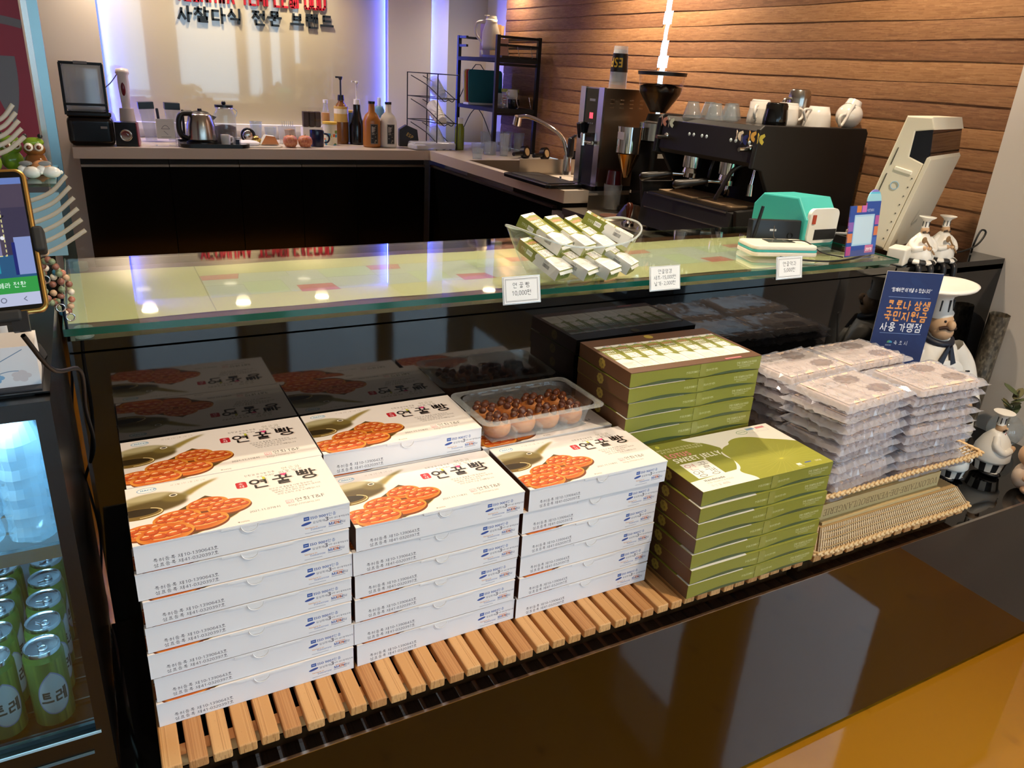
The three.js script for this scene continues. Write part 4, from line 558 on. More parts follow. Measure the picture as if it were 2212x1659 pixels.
{ // black shelf rack
  const t = thing('shelf_rack', 'black metal shelf rack standing on the worktop in the corner', 'shelf rack', [-.045, 0, 0]); const p = (x, z) => B(.022, .675, .022, x, CT + .3375, z);
  for (const [x, z] of [[2.27, -4.38], [2.55, -4.38], [2.27, -4.93], [2.55, -4.93]]) obj('post', [p(x, z)], mDarkMetal, t);
  for (const y of [1.35, 1.635]) obj('shelf', [B(.30, .022, .57, 2.41, y - .011, -4.655)], mBlackMatte, t);
  for (const [y, z] of [[1.75, -4.38], [1.705, -4.38], [1.75, -4.93], [1.32, -4.38], [1.60, -4.38]]) obj('rail', [B(.28, .014, .014, 2.41, y, z)], mDarkMetal, t);
  for (const y of [1.75, 1.70]) obj('rail', [B(.014, .014, .55, 2.55, y, -4.655), B(.014, .014, .12, 2.27, y, -4.87)], mDarkMetal, t);
  for (const [y0, y1] of [[1.36, 1.6], [1.1, 1.32]]) obj('cross_brace', [TU([[2.27, y0, -4.93], [2.41, y1, -4.93], [2.55, y0, -4.93]], .003)], mDarkMetal, t);
  for (const [x, y] of [[2.33, 1.67], [2.40, 1.67], [2.49, 1.67], [2.31, 1.385], [2.41, 1.385], [2.50, 1.385]]) obj('hook', [TU([[x, y + .035, -4.376], [x, y, -4.36], [x + .006, y - .025, -4.355], [x + .004, y - .03, -4.372]], .002)], mSteel, t);
  const k = thing('thermos_jug', 'cream thermos jug on a glass dish on top of the shelf rack', 'jug', [2.345, 1.682, -4.72], 2.6); obj('body', [LA([[0, 0], [.05, 0], [.058, .03], [.055, .1], [.035, .16], [.038, .175], [0, .18]], 0, 0, 0)], M('#efe6d2', .3), k); obj('handle', [TU([[.035, .165, 0], [.09, .15, 0], [.095, .09, 0], [.055, .04, 0]], .008, 20, 8)], M('#e2d7c4', .3), k); obj('lid', [CY(.03, .034, .016, 0, .186, 0), B(.03, .006, .02, .03, .195, 0)], M('#e8dec8', .3), k);
  const d = thing('glass_dish', 'square glass dish under the cream jug on the shelf rack', 'dish', [2.345, 1.638, -4.72]); obj('dish', [CY(.07, .06, .04, 0, .0205, 0, 0, .78, 0, 4)], mGlassware, d);
  const tr = tag(obj('serving_tray', [B(.24, .012, .26, 2.37, 1.6425, -4.50)], mBlack), 'thin black serving tray on the top shelf of the rack', 'tray');
  const bx = thing('brown_carton', 'brown carton with a handle hole behind the thermos jug', 'carton', [2.405, 1.6365, -4.845], .25); obj('carton', [B(.09, .2, .1, 0, .1, 0)], M('#b58c5e', .7), bx); obj('window', [B(.05, .026, .002, -.005, .155, .0505)], M('#e9e2d6', .6), bx); obj('flap', [B(.004, .19, .11, .052, .1, .006, 0, 0, -.1)], M('#c7a27a', .7), bx);
  const pk = tag(obj('peach_note', [B(.06, .1, .003, 2.38, 1.699, -4.60, -.1)], M('#dba994', .7)), 'peach coloured card leaning in front of the cream jug', 'card');
  const cb = thing('cutting_boards', 'teal cutting board standing in a holder on the middle shelf', 'cutting board', [2.35, 1.3505, -4.80], .05); obj('teal_board', [EX(rrect(.25, .2, .02), .006, 0, .112, .02, -.08)], M('#15697a', .5), cb); ['#c23a3a', '#d9b23c', '#e7e2d6'].forEach((c, i) => obj('board', [EX(rrect(.25, .2, .02), .004, -.006 - i * .004, .112, .004 - i * .012, -.08)], M(c, .5), cb)); obj('holder', [B(.26, .012, .07, 0, .006, 0)], mWhite, cb);
  mug('white mug turned over on another mug on the middle shelf', 2.42, 1.41, -4.53, .05, .036, mPorcelain, 2.8, .9, true); mug('white mug under an upturned mug on the middle shelf', 2.42, 1.3505, -4.53, .058, .038, mPorcelain, 2.8); mug('navy mug at the front of the middle shelf', 2.385, 1.3505, -4.445, .055, .036, M('#12151c', .2), .4);
  const mc = thing('measuring_cup', 'clear measuring cup with red marks on the middle shelf', 'measuring cup', [2.325, 1.3505, -4.50]); obj('cup', [shell([[0, .002], [.036, .002], [.045, .085]])], mCupPlastic, mc); for (let k2 = 0; k2 < 4; k2++) obj('red_mark', [at(new THREE.CylinderGeometry(.0425 + k2 * .0006, .0425 + k2 * .0006, .003, 8, 1, true, -.2, .7), 0, .03 + k2 * .014, 0)], M('#b5353c', .5), mc);
  const gc = thing('small_jar', 'round dark canister with a lime lid at the right of the middle shelf', 'canister', [2.445, 1.3505, -4.47 - .14]); obj('pot', [CY(.055, .05, .06, 0, .03, 0)], mBlack, gc); obj('lid', [CY(.057, .057, .018, 0, .1, 0)], M('#a8b04a', .5), gc); obj('bowl', [CY(.056, .05, .028, 0, .076, 0)], mGlassware, gc);
  // glasses on the worktop below
  const gl = [[2.13, -4.40, .06, .034, .04, 'squat glass nearest the wire rack'], [2.185, -4.34, .075, .036, .042, 'clear jar at the worktop edge below the shelf rack'], [2.235, -4.50, .12, .03, .038, 'tall glass behind the squat ones'], [2.33, -4.55, .12, .03, .036, 'tall glass under the middle shelf, left'], [2.41, -4.55, .12, .03, .036, 'tall glass under the middle shelf, middle'], [2.48, -4.52, .115, .03, .036, 'tall glass under the middle shelf, right'], [2.245, -4.27, .13, .024, .034, 'slim fluted glass in front of the rack post']];
  for (const [x, z, h, a, b, l] of gl) glassCup(l, x, CT, z, h, a, b);
  const pf = (x, z, l) => { const q = thing('portafilter', l, 'portafilter', [x, CT, z], .5); obj('basket', [CY(.036, .036, .03, 0, .036, 0, Math.PI / 2 - .2)], mBlack, q); obj('base_disc', [CY(.022, .022, .032, 0, .036, .002, Math.PI / 2 - .2)], M('#b89a72', .4), q); obj('handle', [CY(.011, .013, .1, -.075, .03, 0, 0, 0, Math.PI / 2)], mBlack, q); };
  pf(2.33, -4.16, 'black portafilter beside the rack post, left one'); pf(2.42, -4.08, 'black portafilter beside the sink, right one');
  mug('glossy black mug standing in front of the tap beside the sink', 2.30, CT, -4.0 + .32 - .12 + .24, .105, .036, M('#0c0d0f', .12), .3, .9);
  glassCup('small glass on the front edge of the sink', 1.99, CT, -4.11, .06, .028, .032);
  const hb = thing('hand_soap', 'clear soap bottle with a green print at the window side of the sink', 'bottle', [2.47, CT, -3.72]); obj('body', [LA([[0, 0], [.026, 0], [.026, .13], [.01, .16], [.01, .2]], 0, 0, 0)], mCupPlastic, hb); obj('print', [at(new THREE.CylinderGeometry(.0265, .0265, .08, 10, 1, true, -.6, 1.2), 0, .07, 0)], M('#5f8f70', .5), hb);
  const rb = thing('red_white_tub', 'white round tub with a red band by the tap', 'tub', [2.44, CT, -3.33]); obj('tub', [CY(.05, .048, .085, 0, .0425, 0)], mWhite, rb); obj('red_band', [CY(.0505, .0495, .03, 0, .025, 0)], M('#b8232f', .4), rb);
}

// ---------- coffee station ----------
{
  const t = thing('drip_tray', 'flat black plastic drip tray at the worktop edge before the water dispenser', 'tray', [1.893, CT, -3.2]);
  obj('tray', [EX(rrect(.19, .43, .02), .018, 0, .0105, 0, -Math.PI / 2, 0, 0, .004)], M('#0d0d0e', .25), t); obj('grate', [B(.14, .003, .36, 0, .0205, 0)], M('#18181a', .4), t); obj('knob', [CY(.005, .005, .02, .04, .03, .1)], mChrome, t);
  const d = thing('water_dispenser', 'tall stainless hot water dispenser with a red digital display', 'water dispenser', [2.09, CT, -2.955 - .055], 0);
  const hx = -.07; // front face looks to -x
  obj('housing', [BB(-.07, .21, .02, .435, -.095, .09)], metal('#a08f7c', .3), d);
  obj('front_frame', [BB(-.082, -.07, .0, .437, -.095, -.055), BB(-.082, -.07, .0, .437, .05, .09)], mSteel, d);
  obj('control_strip', [BB(-.078, -.07, .24, .43, -.055, .05)], M('#0c0d10', .1), d); obj('recess', [BB(-.074, -.07, .02, .24, -.055, .05)], M('#0b0a0a', .3), d);
  obj('red_display', [BB(-.0795, -.078, .305, .33, -.012, .014)], new THREE.MeshStandardMaterial({ color: '#300', emissive: new THREE.Color().setRGB(1, .08, .12), emissiveIntensity: 1.6 }), d); obj('brand_print', [BB(-.0795, -.078, .378, .388, -.02, .022)], M('#cfd2d6', .5), d); for (let k = 0; k < 3; k++) obj('button', [B(.002, .006, .008, -.079, .285, -.016 + k * .016)], mGrey, d);
  obj('tap', [CY(.012, .014, .05, -.11, .215, 0), CY(.009, .009, .06, -.09, .235, 0, 0, 0, Math.PI / 2), CY(.008, .008, .06, -.1, .205, .03, Math.PI / 2)], mChrome, d); obj('tap_lever', [RB(.03, .07, .03, .006, -.085, .25, -.06, 0, 0, .2)], mBlack, d); obj('foot', [BB(-.1, .2, 0, .02, -.095, .09)], mBlack, d);
  for (let r = 0; r < 3; r++) for (let k = 0; k < 4; k++) obj('louvre', [RB(.02, .005, .003, .001, -.035 + k * .052, .39 - r * .016, .0905, .3)], metal('#cbb9a4', .25), d);
  const cs = thing('cup_stack', 'stack of upturned clear cups with yellow letters on black on the dispenser', 'cups', [2.13, CT + .436, -3.0]);
  for (let k = 0; k < 6; k++) obj('cup', [LA([[.04 - .0005 * k, k * .0145], [.03, k * .0145 + .1], [.0, k * .0145 + .1]], 0, 0, 0, 20)], mCupPlastic, cs);
  obj('printed_cup', [at(new THREE.CylinderGeometry(.0325, .0385, .075, 20, 1, true), 0, .105, 0)], labelTex(512, 128, (g, w, h) => { g.fillStyle = '#16130f'; g.fillRect(0, 0, w, h); g.save(); g.translate(w, h); g.rotate(Math.PI); g.font = 'bold 92px sans-serif'; g.fillStyle = '#e0b32c'; g.fillText('ESPRESSO', 12, 98); g.restore(); }), cs);
}
{
  const t = thing('coffee_grinder', 'coffee grinder with a clear hopper of dark beans and a black body', 'coffee grinder', [2.2, 1.0125, -2.78], 0);
  const mBean = M('#24150e', .4, { map: canvas(256, 256, (g, w, h) => { g.fillStyle = '#a0785a'; g.fillRect(0, 0, w, h); for (let i = 0; i < 900; i++) { g.save(); g.translate(rnd() * w, rnd() * h); g.rotate(rnd() * 6); g.fillStyle = rnd() < .5 ? '#5a3b28' : '#e8c9a6'; g.globalAlpha = .55; g.beginPath(); g.ellipse(0, 0, 8, 5, 0, 0, 7); g.fill(); g.restore(); } }) });
  obj('body', [RB(.135, .29, .15, .02, .01, .165, 0), RB(.2, .02, .17, .006, -.02, .01, 0)], M('#100e0d', .4), t);
  obj('collar', [CY(.072, .072, .07, 0, .345, 0)], mSteel, t); obj('neck', [CY(.04, .05, .035, 0, .4, 0)], mBlack, t); obj('dial_ring', [TO(.05, .006, 0, .385, 0, Math.PI / 2)], mChrome, t);
  obj('hopper', [LA([[.036, .415], [.04, .43], [.088, .5], [.098, .57], [.1, .572]], 0, 0, 0, 28)], pane('#f7f3ee'), t); obj('hopper_lid', [CY(.104, .102, .014, 0, .579, 0), SP(.09, 0, .584, 0, 1, .06, 1)], M('#16181c', .35), t);
  obj('coffee_beans', [(() => { const g = LA([[0, .425], [.034, .425], [.038, .432], [.085, .5], [.089, .523], [.06, .532], [.02, .534], [0, .532]], 0, 0, 0, 28); const p = g.attributes.position; for (let i = 0; i < p.count; i++) if (p.getY(i) > .52) p.setY(i, p.getY(i) + .006 * Math.sin(i * 12.9)); g.computeVertexNormals(); return g; })()], mBean, t);
  obj('doser', [CY(.055, .055, .1, -.125, .305, -.01), CY(.057, .057, .008, -.125, .358, -.01)], mChrome, t); obj('funnel', [CY(.05, .012, .1, -.125, .2, -.01)], metal('#c9a878', .15), t); obj('doser_label', [B(.002, .03, .045, -.181, .325, -.0)], mWhite, t); obj('body_label', [B(.045, .018, .002, -.01, .25, .0755), B(.05, .024, .002, .0, .35, .0725)], M('#dcd8cf', .5), t);
  obj('switch', [B(.004, .02, .012, -.06, .12, .07)], M('#c9743a', .4), t); obj('fork', [B(.07, .012, .01, -.1, .1, .05), CY(.012, .012, .02, -.075, .108, .06)], mChrome, t); obj('side_lever', [CY(.011, .014, .09, .1, .365, .06, 0, 0, Math.PI / 2), SP(.012, .152, .365, .06)], mBlack, t);
  const k = thing('knock_box', 'black pyramid shaped knock-out box beside the grinder', 'knock box', [2.0, 1.0125, -2.62]); obj('box', [at(new THREE.CylinderGeometry(.03, .07, .06, 4).rotateY(Math.PI / 4), 0, .031, 0)], M('#18120f', .3), k); obj('steel_disc', [CY(.085, .09, .006, -.08, .0035, -.07)], mBrushed, k); obj('coffee_dust', [CY(.05, .05, .002, -.06, .0075, -.06)], M('#5b3522', .9), k);
  const tm = thing('tamper', 'coffee tamper with a dark wooden handle and steel base', 'tamper', [1.895, 1.0125, -2.50]); obj('handle', [LA([[.0, .018], [.01, .02], [.009, .035], [.013, .06], [.016, .08], [.01, .092], [0, .094]], 0, 0, 0)], M('#4a2216', .2), tm); obj('base', [CY(.027, .028, .014, 0, .007, 0), CY(.01, .02, .01, 0, .018, 0)], mChrome, tm);
  const tb = [[2.02, -2.98, 'clear plastic tumbler behind the grinder funnel', mCupPlastic, .09], [2.03, -2.905, 'clear tumbler with dark red cups in front of the dispenser', mCupPlastic, .085]];
  for (const [x, z, l, m, h] of tb) { }
  const rc = thing('red_cups', 'nested dark red cups in a clear tumbler between dispenser and grinder', 'cups', [2.07, 1.0125, -2.868]); obj('tumbler', [shell([[0, .002], [.036, .002], [.042, .11]])], mCupPlastic, rc); obj('red_cup', [CY(.03, .036, .06, 0, .14, 0)], M('#5a0d14', .15), rc);
}
{ // espresso machine, working side to the left
  const t = thing('espresso_machine', 'large black two-group espresso machine with cups on top', 'espresso machine', [0, 0, 0]); const y0 = 1.0125, mB = M('#0a0909', .6);
  const prof = [[1.925, y0 + .02], [2.505, y0 + .02], [2.51, 1.425], [2.5, 1.437], [2.01, 1.437], [1.995, 1.425], [1.985, 1.325], [2.0, 1.312], [2.2, 1.312], [2.2, 1.155], [1.94, 1.15]];
  obj('body', [EX(prof, .5, 0, 0, -2.225, 0, 0, 0, .004)], mB, t);
  obj('side_panel', [EX([[1.96, y0 + .03], [2.505, y0 + .03], [2.51, 1.43], [2.5, 1.442], [2.0, 1.442], [1.985, 1.43], [1.975, 1.31], [2.02, 1.30], [2.1, 1.17], [1.94, 1.16]], .018, 0, 0, -1.962, 0, 0, 0, .004)], mB, t); obj('side_panel', [EX([[1.96, y0 + .03], [2.505, y0 + .03], [2.51, 1.43], [2.5, 1.442], [2.0, 1.442], [1.985, 1.43], [1.975, 1.31], [2.02, 1.30], [2.1, 1.19], [1.93, 1.19]], .018, 0, 0, -2.488, 0, 0, 0, .004)], mB, t);
  obj('top_tray', [B(.46, .004, .49, 2.25, 1.4395, -2.225)], M('#0a0a0a', .3), t);
  obj('trim_line', [B(.004, .004, .5, 1.993, 1.425, -2.225)], mSteel, t);
  for (const z of [-2.31, -2.285, -2.24, -2.215, -2.09, -2.065, -2.02, -2.0]) obj('button', [SP(.007, 1.988, 1.386, z, .4, 1, 1)], M('#cfe2ea', .2), t);
  obj('blue_display', [B(.002, .014, .04, 1.989, 1.386, -2.15)], new THREE.MeshStandardMaterial({ color: '#101040', emissive: new THREE.Color().setRGB(.1, .1, .5), emissiveIntensity: .8 }), t);
  for (const z of [-2.435, -1.99]) obj('steam_knob', [CY(.007, .009, .05, 1.96, 1.365, z, 0, 0, Math.PI / 2), SP(.012, 1.985, 1.37, z)], mChrome, t);
  for (const [z, i] of [[-2.37, 0], [-2.165, 1]]) {
    const g = obj('group_head', [CY(.042, .042, .05, 2.08, 1.285, z), CY(.035, .04, .02, 2.08, 1.25, z)], mChrome, t);
    const pf = obj('portafilter', [CY(.036, .034, .03, 2.08, 1.237, z), CY(.008, .008, .05, 2.03, 1.232, z - .03, 0, -.55, Math.PI / 2), TU([[2.08, 1.22, z], [2.075, 1.2, z], [2.06, 1.185, z + .012]], .008), TU([[2.08, 1.22, z], [2.085, 1.2, z], [2.095, 1.185, z - .012]], .008)], mChrome, t);
    nest(pf, obj('portafilter_handle', [at(LA([[0, 0], [.011, .002], [.012, .03], [.016, .09], [.017, .12], [.008, .13], [0, .131]], 0, 0, 0), 2.018, 1.232, z - .04, 0, 0, 0).applyMatrix4(new THREE.Matrix4().makeTranslation(-2.018, -1.232, -(z - .04))).applyMatrix4(new THREE.Matrix4().makeRotationZ(Math.PI / 2 + .18)).applyMatrix4(new THREE.Matrix4().makeRotationY(-.55)).applyMatrix4(new THREE.Matrix4().makeTranslation(2.018, 1.232, z - .04))], M('#191512', .35), t));
  }
  obj('steam_wand', [TU([[2.06, 1.31, -2.04], [2.03, 1.31, -2.05], [2.0, 1.285, -2.07], [1.985, 1.23, -2.09], [1.975, 1.18, -2.11]], .008, 24, 8)], M('#26201e', .3), t); obj('water_spout', [TU([[2.06, 1.31, -2.02], [2.055, 1.27, -2.02], [2.05, 1.24, -2.02]], .007), CY(.011, .012, .04, 2.05, 1.225, -2.02)], mChrome, t);
  obj('steam_wand', [TU([[2.1, 1.31, -2.27], [2.09, 1.27, -2.275], [2.085, 1.2, -2.28]], .008)], M('#26201e', .3), t);
  obj('drip_grate', [B(.25, .006, .45, 2.065, 1.156, -2.225)], M('#17120f', .3), t); obj('tan_mat', [B(.17, .004, .2, 2.085, 1.1615, -2.36)], M('#b99b78', .8), t); obj('tan_mat', [B(.17, .004, .18, 2.085, 1.1615, -2.14)], M('#b99b78', .8), t); obj('front_rail', [B(.006, .006, .45, 1.936, 1.153, -2.225), B(.004, .004, .45, 1.928, 1.1, -2.225)], mSteel, t);
  for (const [x, z] of [[1.97, -2.44], [1.97, -2.0], [2.5, -2.44], [2.5, -2.0]]) obj('foot', [CY(.02, .02, .022, x, y0 + .011, z)], mBlack, t);
  const Y = 1.4415;
  [[2.03, -2.36, 'left'], [2.07, -2.28, 'second'], [2.14, -2.39, 'third'], [2.15, -2.29, 'fourth'], [2.25, -2.38, 'rear']].forEach(([x, z, w]) => { const g = glassCup(`upturned double-walled glass on the coffee machine, ${w} of the five`, x, Y, z, .058, .02, .036); g.rotation.x = Math.PI; g.position.y = Y + .058; });
  mug('white mug turned over at the front of the coffee machine top', 2.2, Y, -2.19, .08, .042, mPorcelain, 2.6, .8, true); mug('shiny black mug on the coffee machine top', 2.165, Y, -2.075, .075, .042, M('#0b0b0c', .1), -.35, .85, true); mug('white mug between the black mug and the white pitcher', 2.3, Y, -2.15, .075, .042, mPorcelain, .2, .85, true);
  const wp = thing('white_creamer', 'white porcelain creamer standing upside down on the coffee machine', 'creamer', [2.36, Y, -2.06]); obj('body', [LA([[0, .07], [.034, .07], [.044, .04], [.05, 0], [.046, 0], [.03, .066], [0, .066]], 0, 0, 0, 28)], mPorcelain, wp); obj('handle', [TU([[-.04, .06, 0], [-.075, .055, 0], [-.06, .02, 0]], .005)], mPorcelain, wp);
  const tp = thing('white_teapot', 'round white porcelain pot lying tilted at the corner of the coffee machine', 'pot', [2.475, Y, -2.02]); obj('body', [SP(.045, 0, .044, 0, 1.1, 1, 1, 24)], mPorcelain, tp); obj('collar', [CY(.026, .03, .02, .012, .085, 0, 0, 0, -.4)], mPorcelain, tp); obj('handle', [TU([[-.045, .05, .02], [-.07, .04, .02], [-.06, .0075, .02], [-.02, .085, .03]], .006)], mPorcelain, tp);
  for (const [x, z, l] of [[2.40, -2.2, 'front'], [2.47, -2.26, 'rear']]) { const p = thing('milk_pitcher', `steel milk pitcher standing upside down on the coffee machine, ${l} one`, 'pitcher', [x, Y, z]); obj('body', [LA([[.042, 0], [.042, .09], [.036, .118], [.028, .124], [0, .125]], 0, 0, 0, 28)], mSteel, p); obj('handle', [TU([[-.04, .09, 0], [-.072, .085, 0], [-.078, .03, 0], [-.068, .015, 0]], .005)], mSteel, p); }
  const am = glassCup('smoky glass cup behind the mugs on the coffee machine', 2.37, Y, -2.33, .07, .038, .04, M('#6b5a4a', .08, { transmission: .8, thickness: 0 }));
  const wg = new THREE.Shape([[0, 0], [.004, .012], [.016, .018], [.02, .01], [.012, .0], [.018, -.008], [.014, -.018], [.006, -.012]].map((q) => new THREE.Vector2(...q)));
  [[-2.456, 1.42, '#c98a7a', 'salmon pink, leftmost'], [-2.414, 1.418, '#c9cfc0', 'pale green, left pair'], [-2.045, 1.405, '#e2d3be', 'cream, right cluster'], [-2.02, 1.395, '#1f2668', 'dark blue, right cluster'], [-1.985, 1.408, '#d9a24a', 'orange, right cluster'], [-1.945, 1.403, '#d6c04e', 'yellow, nearest the corner']].forEach(([z, y, c, l], i) => { const b = thing('butterfly_clip', `paper butterfly clip on the coffee machine front: ${l}`, 'butterfly', [1.972, y, z], 0, 'butterfly clips'); for (const s of [-1, 1]) { const m = obj('wing', [EX(wg, .001)], M(c, .6), b); m.rotation.y = -Math.PI / 2 + s * .5 + (s < 0 ? Math.PI : 0); } obj('torso', [CY(.0015, .0015, .02)], M('#555', .6), b); });
  const pk = thing('wooden_sign', 'small wooden rack with a paper filter between grinder and coffee machine', 'rack', [2.38, 1.0125, -2.6]); obj('board', [B(.07, .2, .012, 0, .1, 0)], M('#8a5a30', .6), pk); obj('filter', [EX([[-.03, 0], [.03, 0], [.035, .04], [-.035, .04]], .006, 0, .06, .01)], M('#d8b88a', .7), pk);
}

// ---------- things on the glass counter ----------
const GT = 1.1396;
{ // clear bowl with jelly packs
  const bx = .955, bz = -1.452, t = thing('clear_bowl', 'large clear oval bowl filled with small green jelly packs', 'bowl', [bx, GT - .002, bz], .12);
  const n = 64, k = 8, pos = [], idx = [], rim = [];
  for (let i = 0; i <= n; i++) { const a = i / n * Math.PI * 2, c = Math.cos(a), s = Math.sin(a), e = .75, sx = Math.sign(c) * Math.abs(c) ** e, sz = Math.sign(s) * Math.abs(s) ** e, H = .098 + .016 * Math.cos(2 * a);
    for (let j = 0; j <= k; j++) { const u = j / k, q = Math.pow(u, .8); pos.push(sx * (.108 + .058 * q), .002 + H * u, sz * (.062 + .04 * q)); if (j === k) rim.push([pos[pos.length - 3], pos[pos.length - 2], pos[pos.length - 1]]); } }
  for (let i = 0; i < n; i++) for (let j = 0; j < k; j++) { const a = i * (k + 1) + j; idx.push(a, a + k + 1, a + 1, a + 1, a + k + 1, a + k + 2); }
  const g = new THREE.BufferGeometry(); g.setAttribute('position', new THREE.Float32BufferAttribute(pos, 3)); g.setIndex(idx); g.computeVertexNormals();
  obj('bowl_wall', g, pane('#fbfdff'), t); obj('bowl_floor', [EX(rrect(.212, .12, .045), .004, 0, .002, 0, -Math.PI / 2)], pane('#fbfdff'), t); obj('rim', [TU(rim.slice(0, -1), .0024, 160, 6, true)], M('#eef4f4', .06, { transmission: .6, thickness: 0 }), t);
  const L = [ // x, y, z, yaw, pitch, roll
    [-.088, .03, .012, .42, .42, .0], [-.026, .024, .022, .5, .36, .0], [.034, .022, .026, .46, .34, .02], [.092, .03, .012, .6, .42, 0],
    [-.066, .075, -.03, .5, .42, .02], [-.006, .07, -.026, .46, .4, -.03], [.052, .066, -.03, .5, .42, .04], [.108, .078, -.034, .85, .4, -.08]];
  L.forEach(([x, y, z, yaw, pi, ro], i) => { const p = jellyPack(`green and white jelly pack in the clear bowl, ${['front left corner', 'front row second', 'front row third', 'front row right', 'upper row leftmost', 'upper row second', 'upper row third', 'upper row right'][i]}`, 'jelly packs in the bowl'); p.scale.set(1.28, 1.3, .92); p.rotation.set(pi, yaw, ro, 'YXZ'); p.position.set(bx + x, GT + y, bz + z); });
}
function priceTag(x, z, w, h, lines, label) {
  const t = thing('price_tag', label, 'price tag', [x, 1.1165, z], -.02); t.rotation.x = -.22;
  const hd = obj('holder', [B(w + .006, h + .005, .0016, 0, h / 2, 0)], M('#f3f5f6', .1, { transmission: .5, thickness: 0 }), t); obj('foot', [B(w + .006, .0016, .02, 0, .0, -.008)], mClear, t);
  nest(hd, obj('card', [B(w, h, .0008, 0, h / 2, .0013)], labelTex(512, 300, (g, W, H) => { g.fillStyle = '#f7f6f3'; g.fillRect(0, 0, W, H); if (lines.length < 3) { g.strokeStyle = '#666'; g.lineWidth = 5; g.strokeRect(22, 20, W - 44, H - 40); g.lineWidth = 2; g.strokeRect(32, 30, W - 64, H - 60); } const s = lines.length > 2 ? 58 : 66; lines.forEach((q, i) => { const c = document.createElement('canvas').getContext('2d'); const wd = write(c, q, 0, 0, s, { sp: 1.1 }); write(g, q, (W - wd) / 2, (H - lines.length * s * 1.35) / 2 + i * s * 1.35, s, { color: '#333', w: .075, sp: 1.1 }); }); }), t));
}
priceTag(.764, -1.3365, .083, .053, ['연 꿀 빵', '10,000원'], 'white price card reading 10,000 in front of the clear bowl'); priceTag(1.142, -1.3365, .082, .052, ['연꿀양갱', '세트-15,000원', '낱개- 2,000원'], 'white price card with three lines of text right of the clear bowl'); priceTag(1.543, -1.3365, .084, .052, ['연꿀약과', '5,000원'], 'white price card reading 5,000 in front of the card terminal');
{
  const t = thing('receipt_printer', 'teal and white receipt printer with cables at its end', 'printer', [1.893, GT, -1.665], 0);
  obj('shell', [EX([[-.105, 0], [.1, 0], [.1, .07], [.06, .125], [-.075, .118], [-.105, .085]], .135, 0, .001, 0, 0, -Math.PI / 2, 0, .005)], mTeal, t); obj('white_end', [EX(rrect(.12, .1, .02), .012, 0, .055, .106)], mWhite, t); obj('lid_seam', [B(.1, .002, .06, 0, .1245, .02, .02)], M('#2f9b88', .4), t); obj('switch', [B(.012, .026, .006, -.045, .075, .113)], M('#b5432c', .4), t); obj('socket', [B(.09, .03, .004, .012, .03, .112)], M('#14161a', .5), t);
  const r = thing('router_box', 'small black box leaning in front of the teal printer', 'black box', [1.752, GT, -1.607], -.33); obj('case', [RB(.155, .068, .028, .004, 0, .0345, 0, -.1)], M('#1b1d1f', .35), r); obj('lens', [TO(.008, .0015, .045, .025, .0165)], mDarkMetal, r); obj('logo', [B(.02, .006, .001, -.01, .04, .0136, -.1)], M('#c9ccce', .5), r); obj('antenna', [CY(.0045, .0055, .1, -.075, .062, .04, .05, 0, -.12)], mBlack, r);
  const c = thing('card_terminal', 'cream card terminal with a teal edge on the glass counter', 'card terminal', [1.655, GT, -1.495], -.3); obj('base', [EX(rrect(.19, .1, .014), .012, 0, .0065, 0, -Math.PI / 2, 0, 0, .003)], mCream, c); obj('teal_edge', [EX(rrect(.194, .104, .015), .005, 0, .0155, 0, -Math.PI / 2)], mTeal, c); obj('top_shell', [EX(rrect(.185, .096, .014), .012, 0, .0235, 0, -Math.PI / 2, 0, 0, .004)], mCream, c); obj('screen', [B(.08, .0015, .04, .01, .0305, -.016)], M('#4a524e', .15), c);
}
{ // payment stand
  const t = thing('payment_stand', 'blue acrylic payment stand with coloured squares and rounded head', 'stand', [1.861, GT, -1.385], .12); t.rotation.x = -.12;
  const s = new THREE.Shape(); s.moveTo(-.072, .006); s.lineTo(.072, .006); s.lineTo(.072, .148); s.absarc(.038, .15, .034, 0, Math.PI); s.lineTo(.004, .142); s.lineTo(-.072, .142); s.closePath();
  const g = EX(s, .003); { const p = g.attributes.position, u = g.attributes.uv; for (let i = 0; i < p.count; i++) u.setXY(i, (p.getX(i) + .072) / .144, p.getY(i) / .186); }
  obj('board', [g], labelTex(432, 558, (c, w, h) => { const Y = (y) => h - y / .186 * h; c.fillStyle = '#2b4fa6'; c.fillRect(0, 0, w, h); const sq = [[0, .01, '#c14b8f'], [.01, .04, '#2b4fa6'], [0, .045, '#d98456'], [0, .075, '#8d62b8'], [.125, .06, '#d97c50'], [.125, .09, '#b85aa6'], [.12, .03, '#3566c0'], [.03, .125, '#d8823f'], [.055, .125, '#cf6fb8']]; for (const [x, y, q] of sq) { c.fillStyle = q; c.fillRect(x / .144 * w, Y(y + .024), 66, 74); } c.fillStyle = '#a9d2ee'; c.fillRect(70, Y(.118), 290, 250); c.fillStyle = '#c7e2f4'; c.fillRect(84, Y(.113), 262, 222); c.fillStyle = '#d47aa9'; c.fillRect(270, Y(.034), 120, 64); write(c, 'zero', 284, Y(.03), 40, { color: '#fff', bold: 'bold' }); write(c, '제로페이', 240, Y(.133), 24, { color: '#dfe9f8' });
    c.fillStyle = '#5fc7e8'; c.fillRect(210, 0, 222, 60); c.fillStyle = '#9fd9ea'; c.fillRect(210, 40, 222, 60); c.fillStyle = '#8d86d8'; c.fillRect(210, 0, 222, 26); }), t);
  obj('foot', [B(.12, .003, .05, 0, .0015, 0), B(.13, .022, .004, 0, .012, .004)], mClear, t);
}
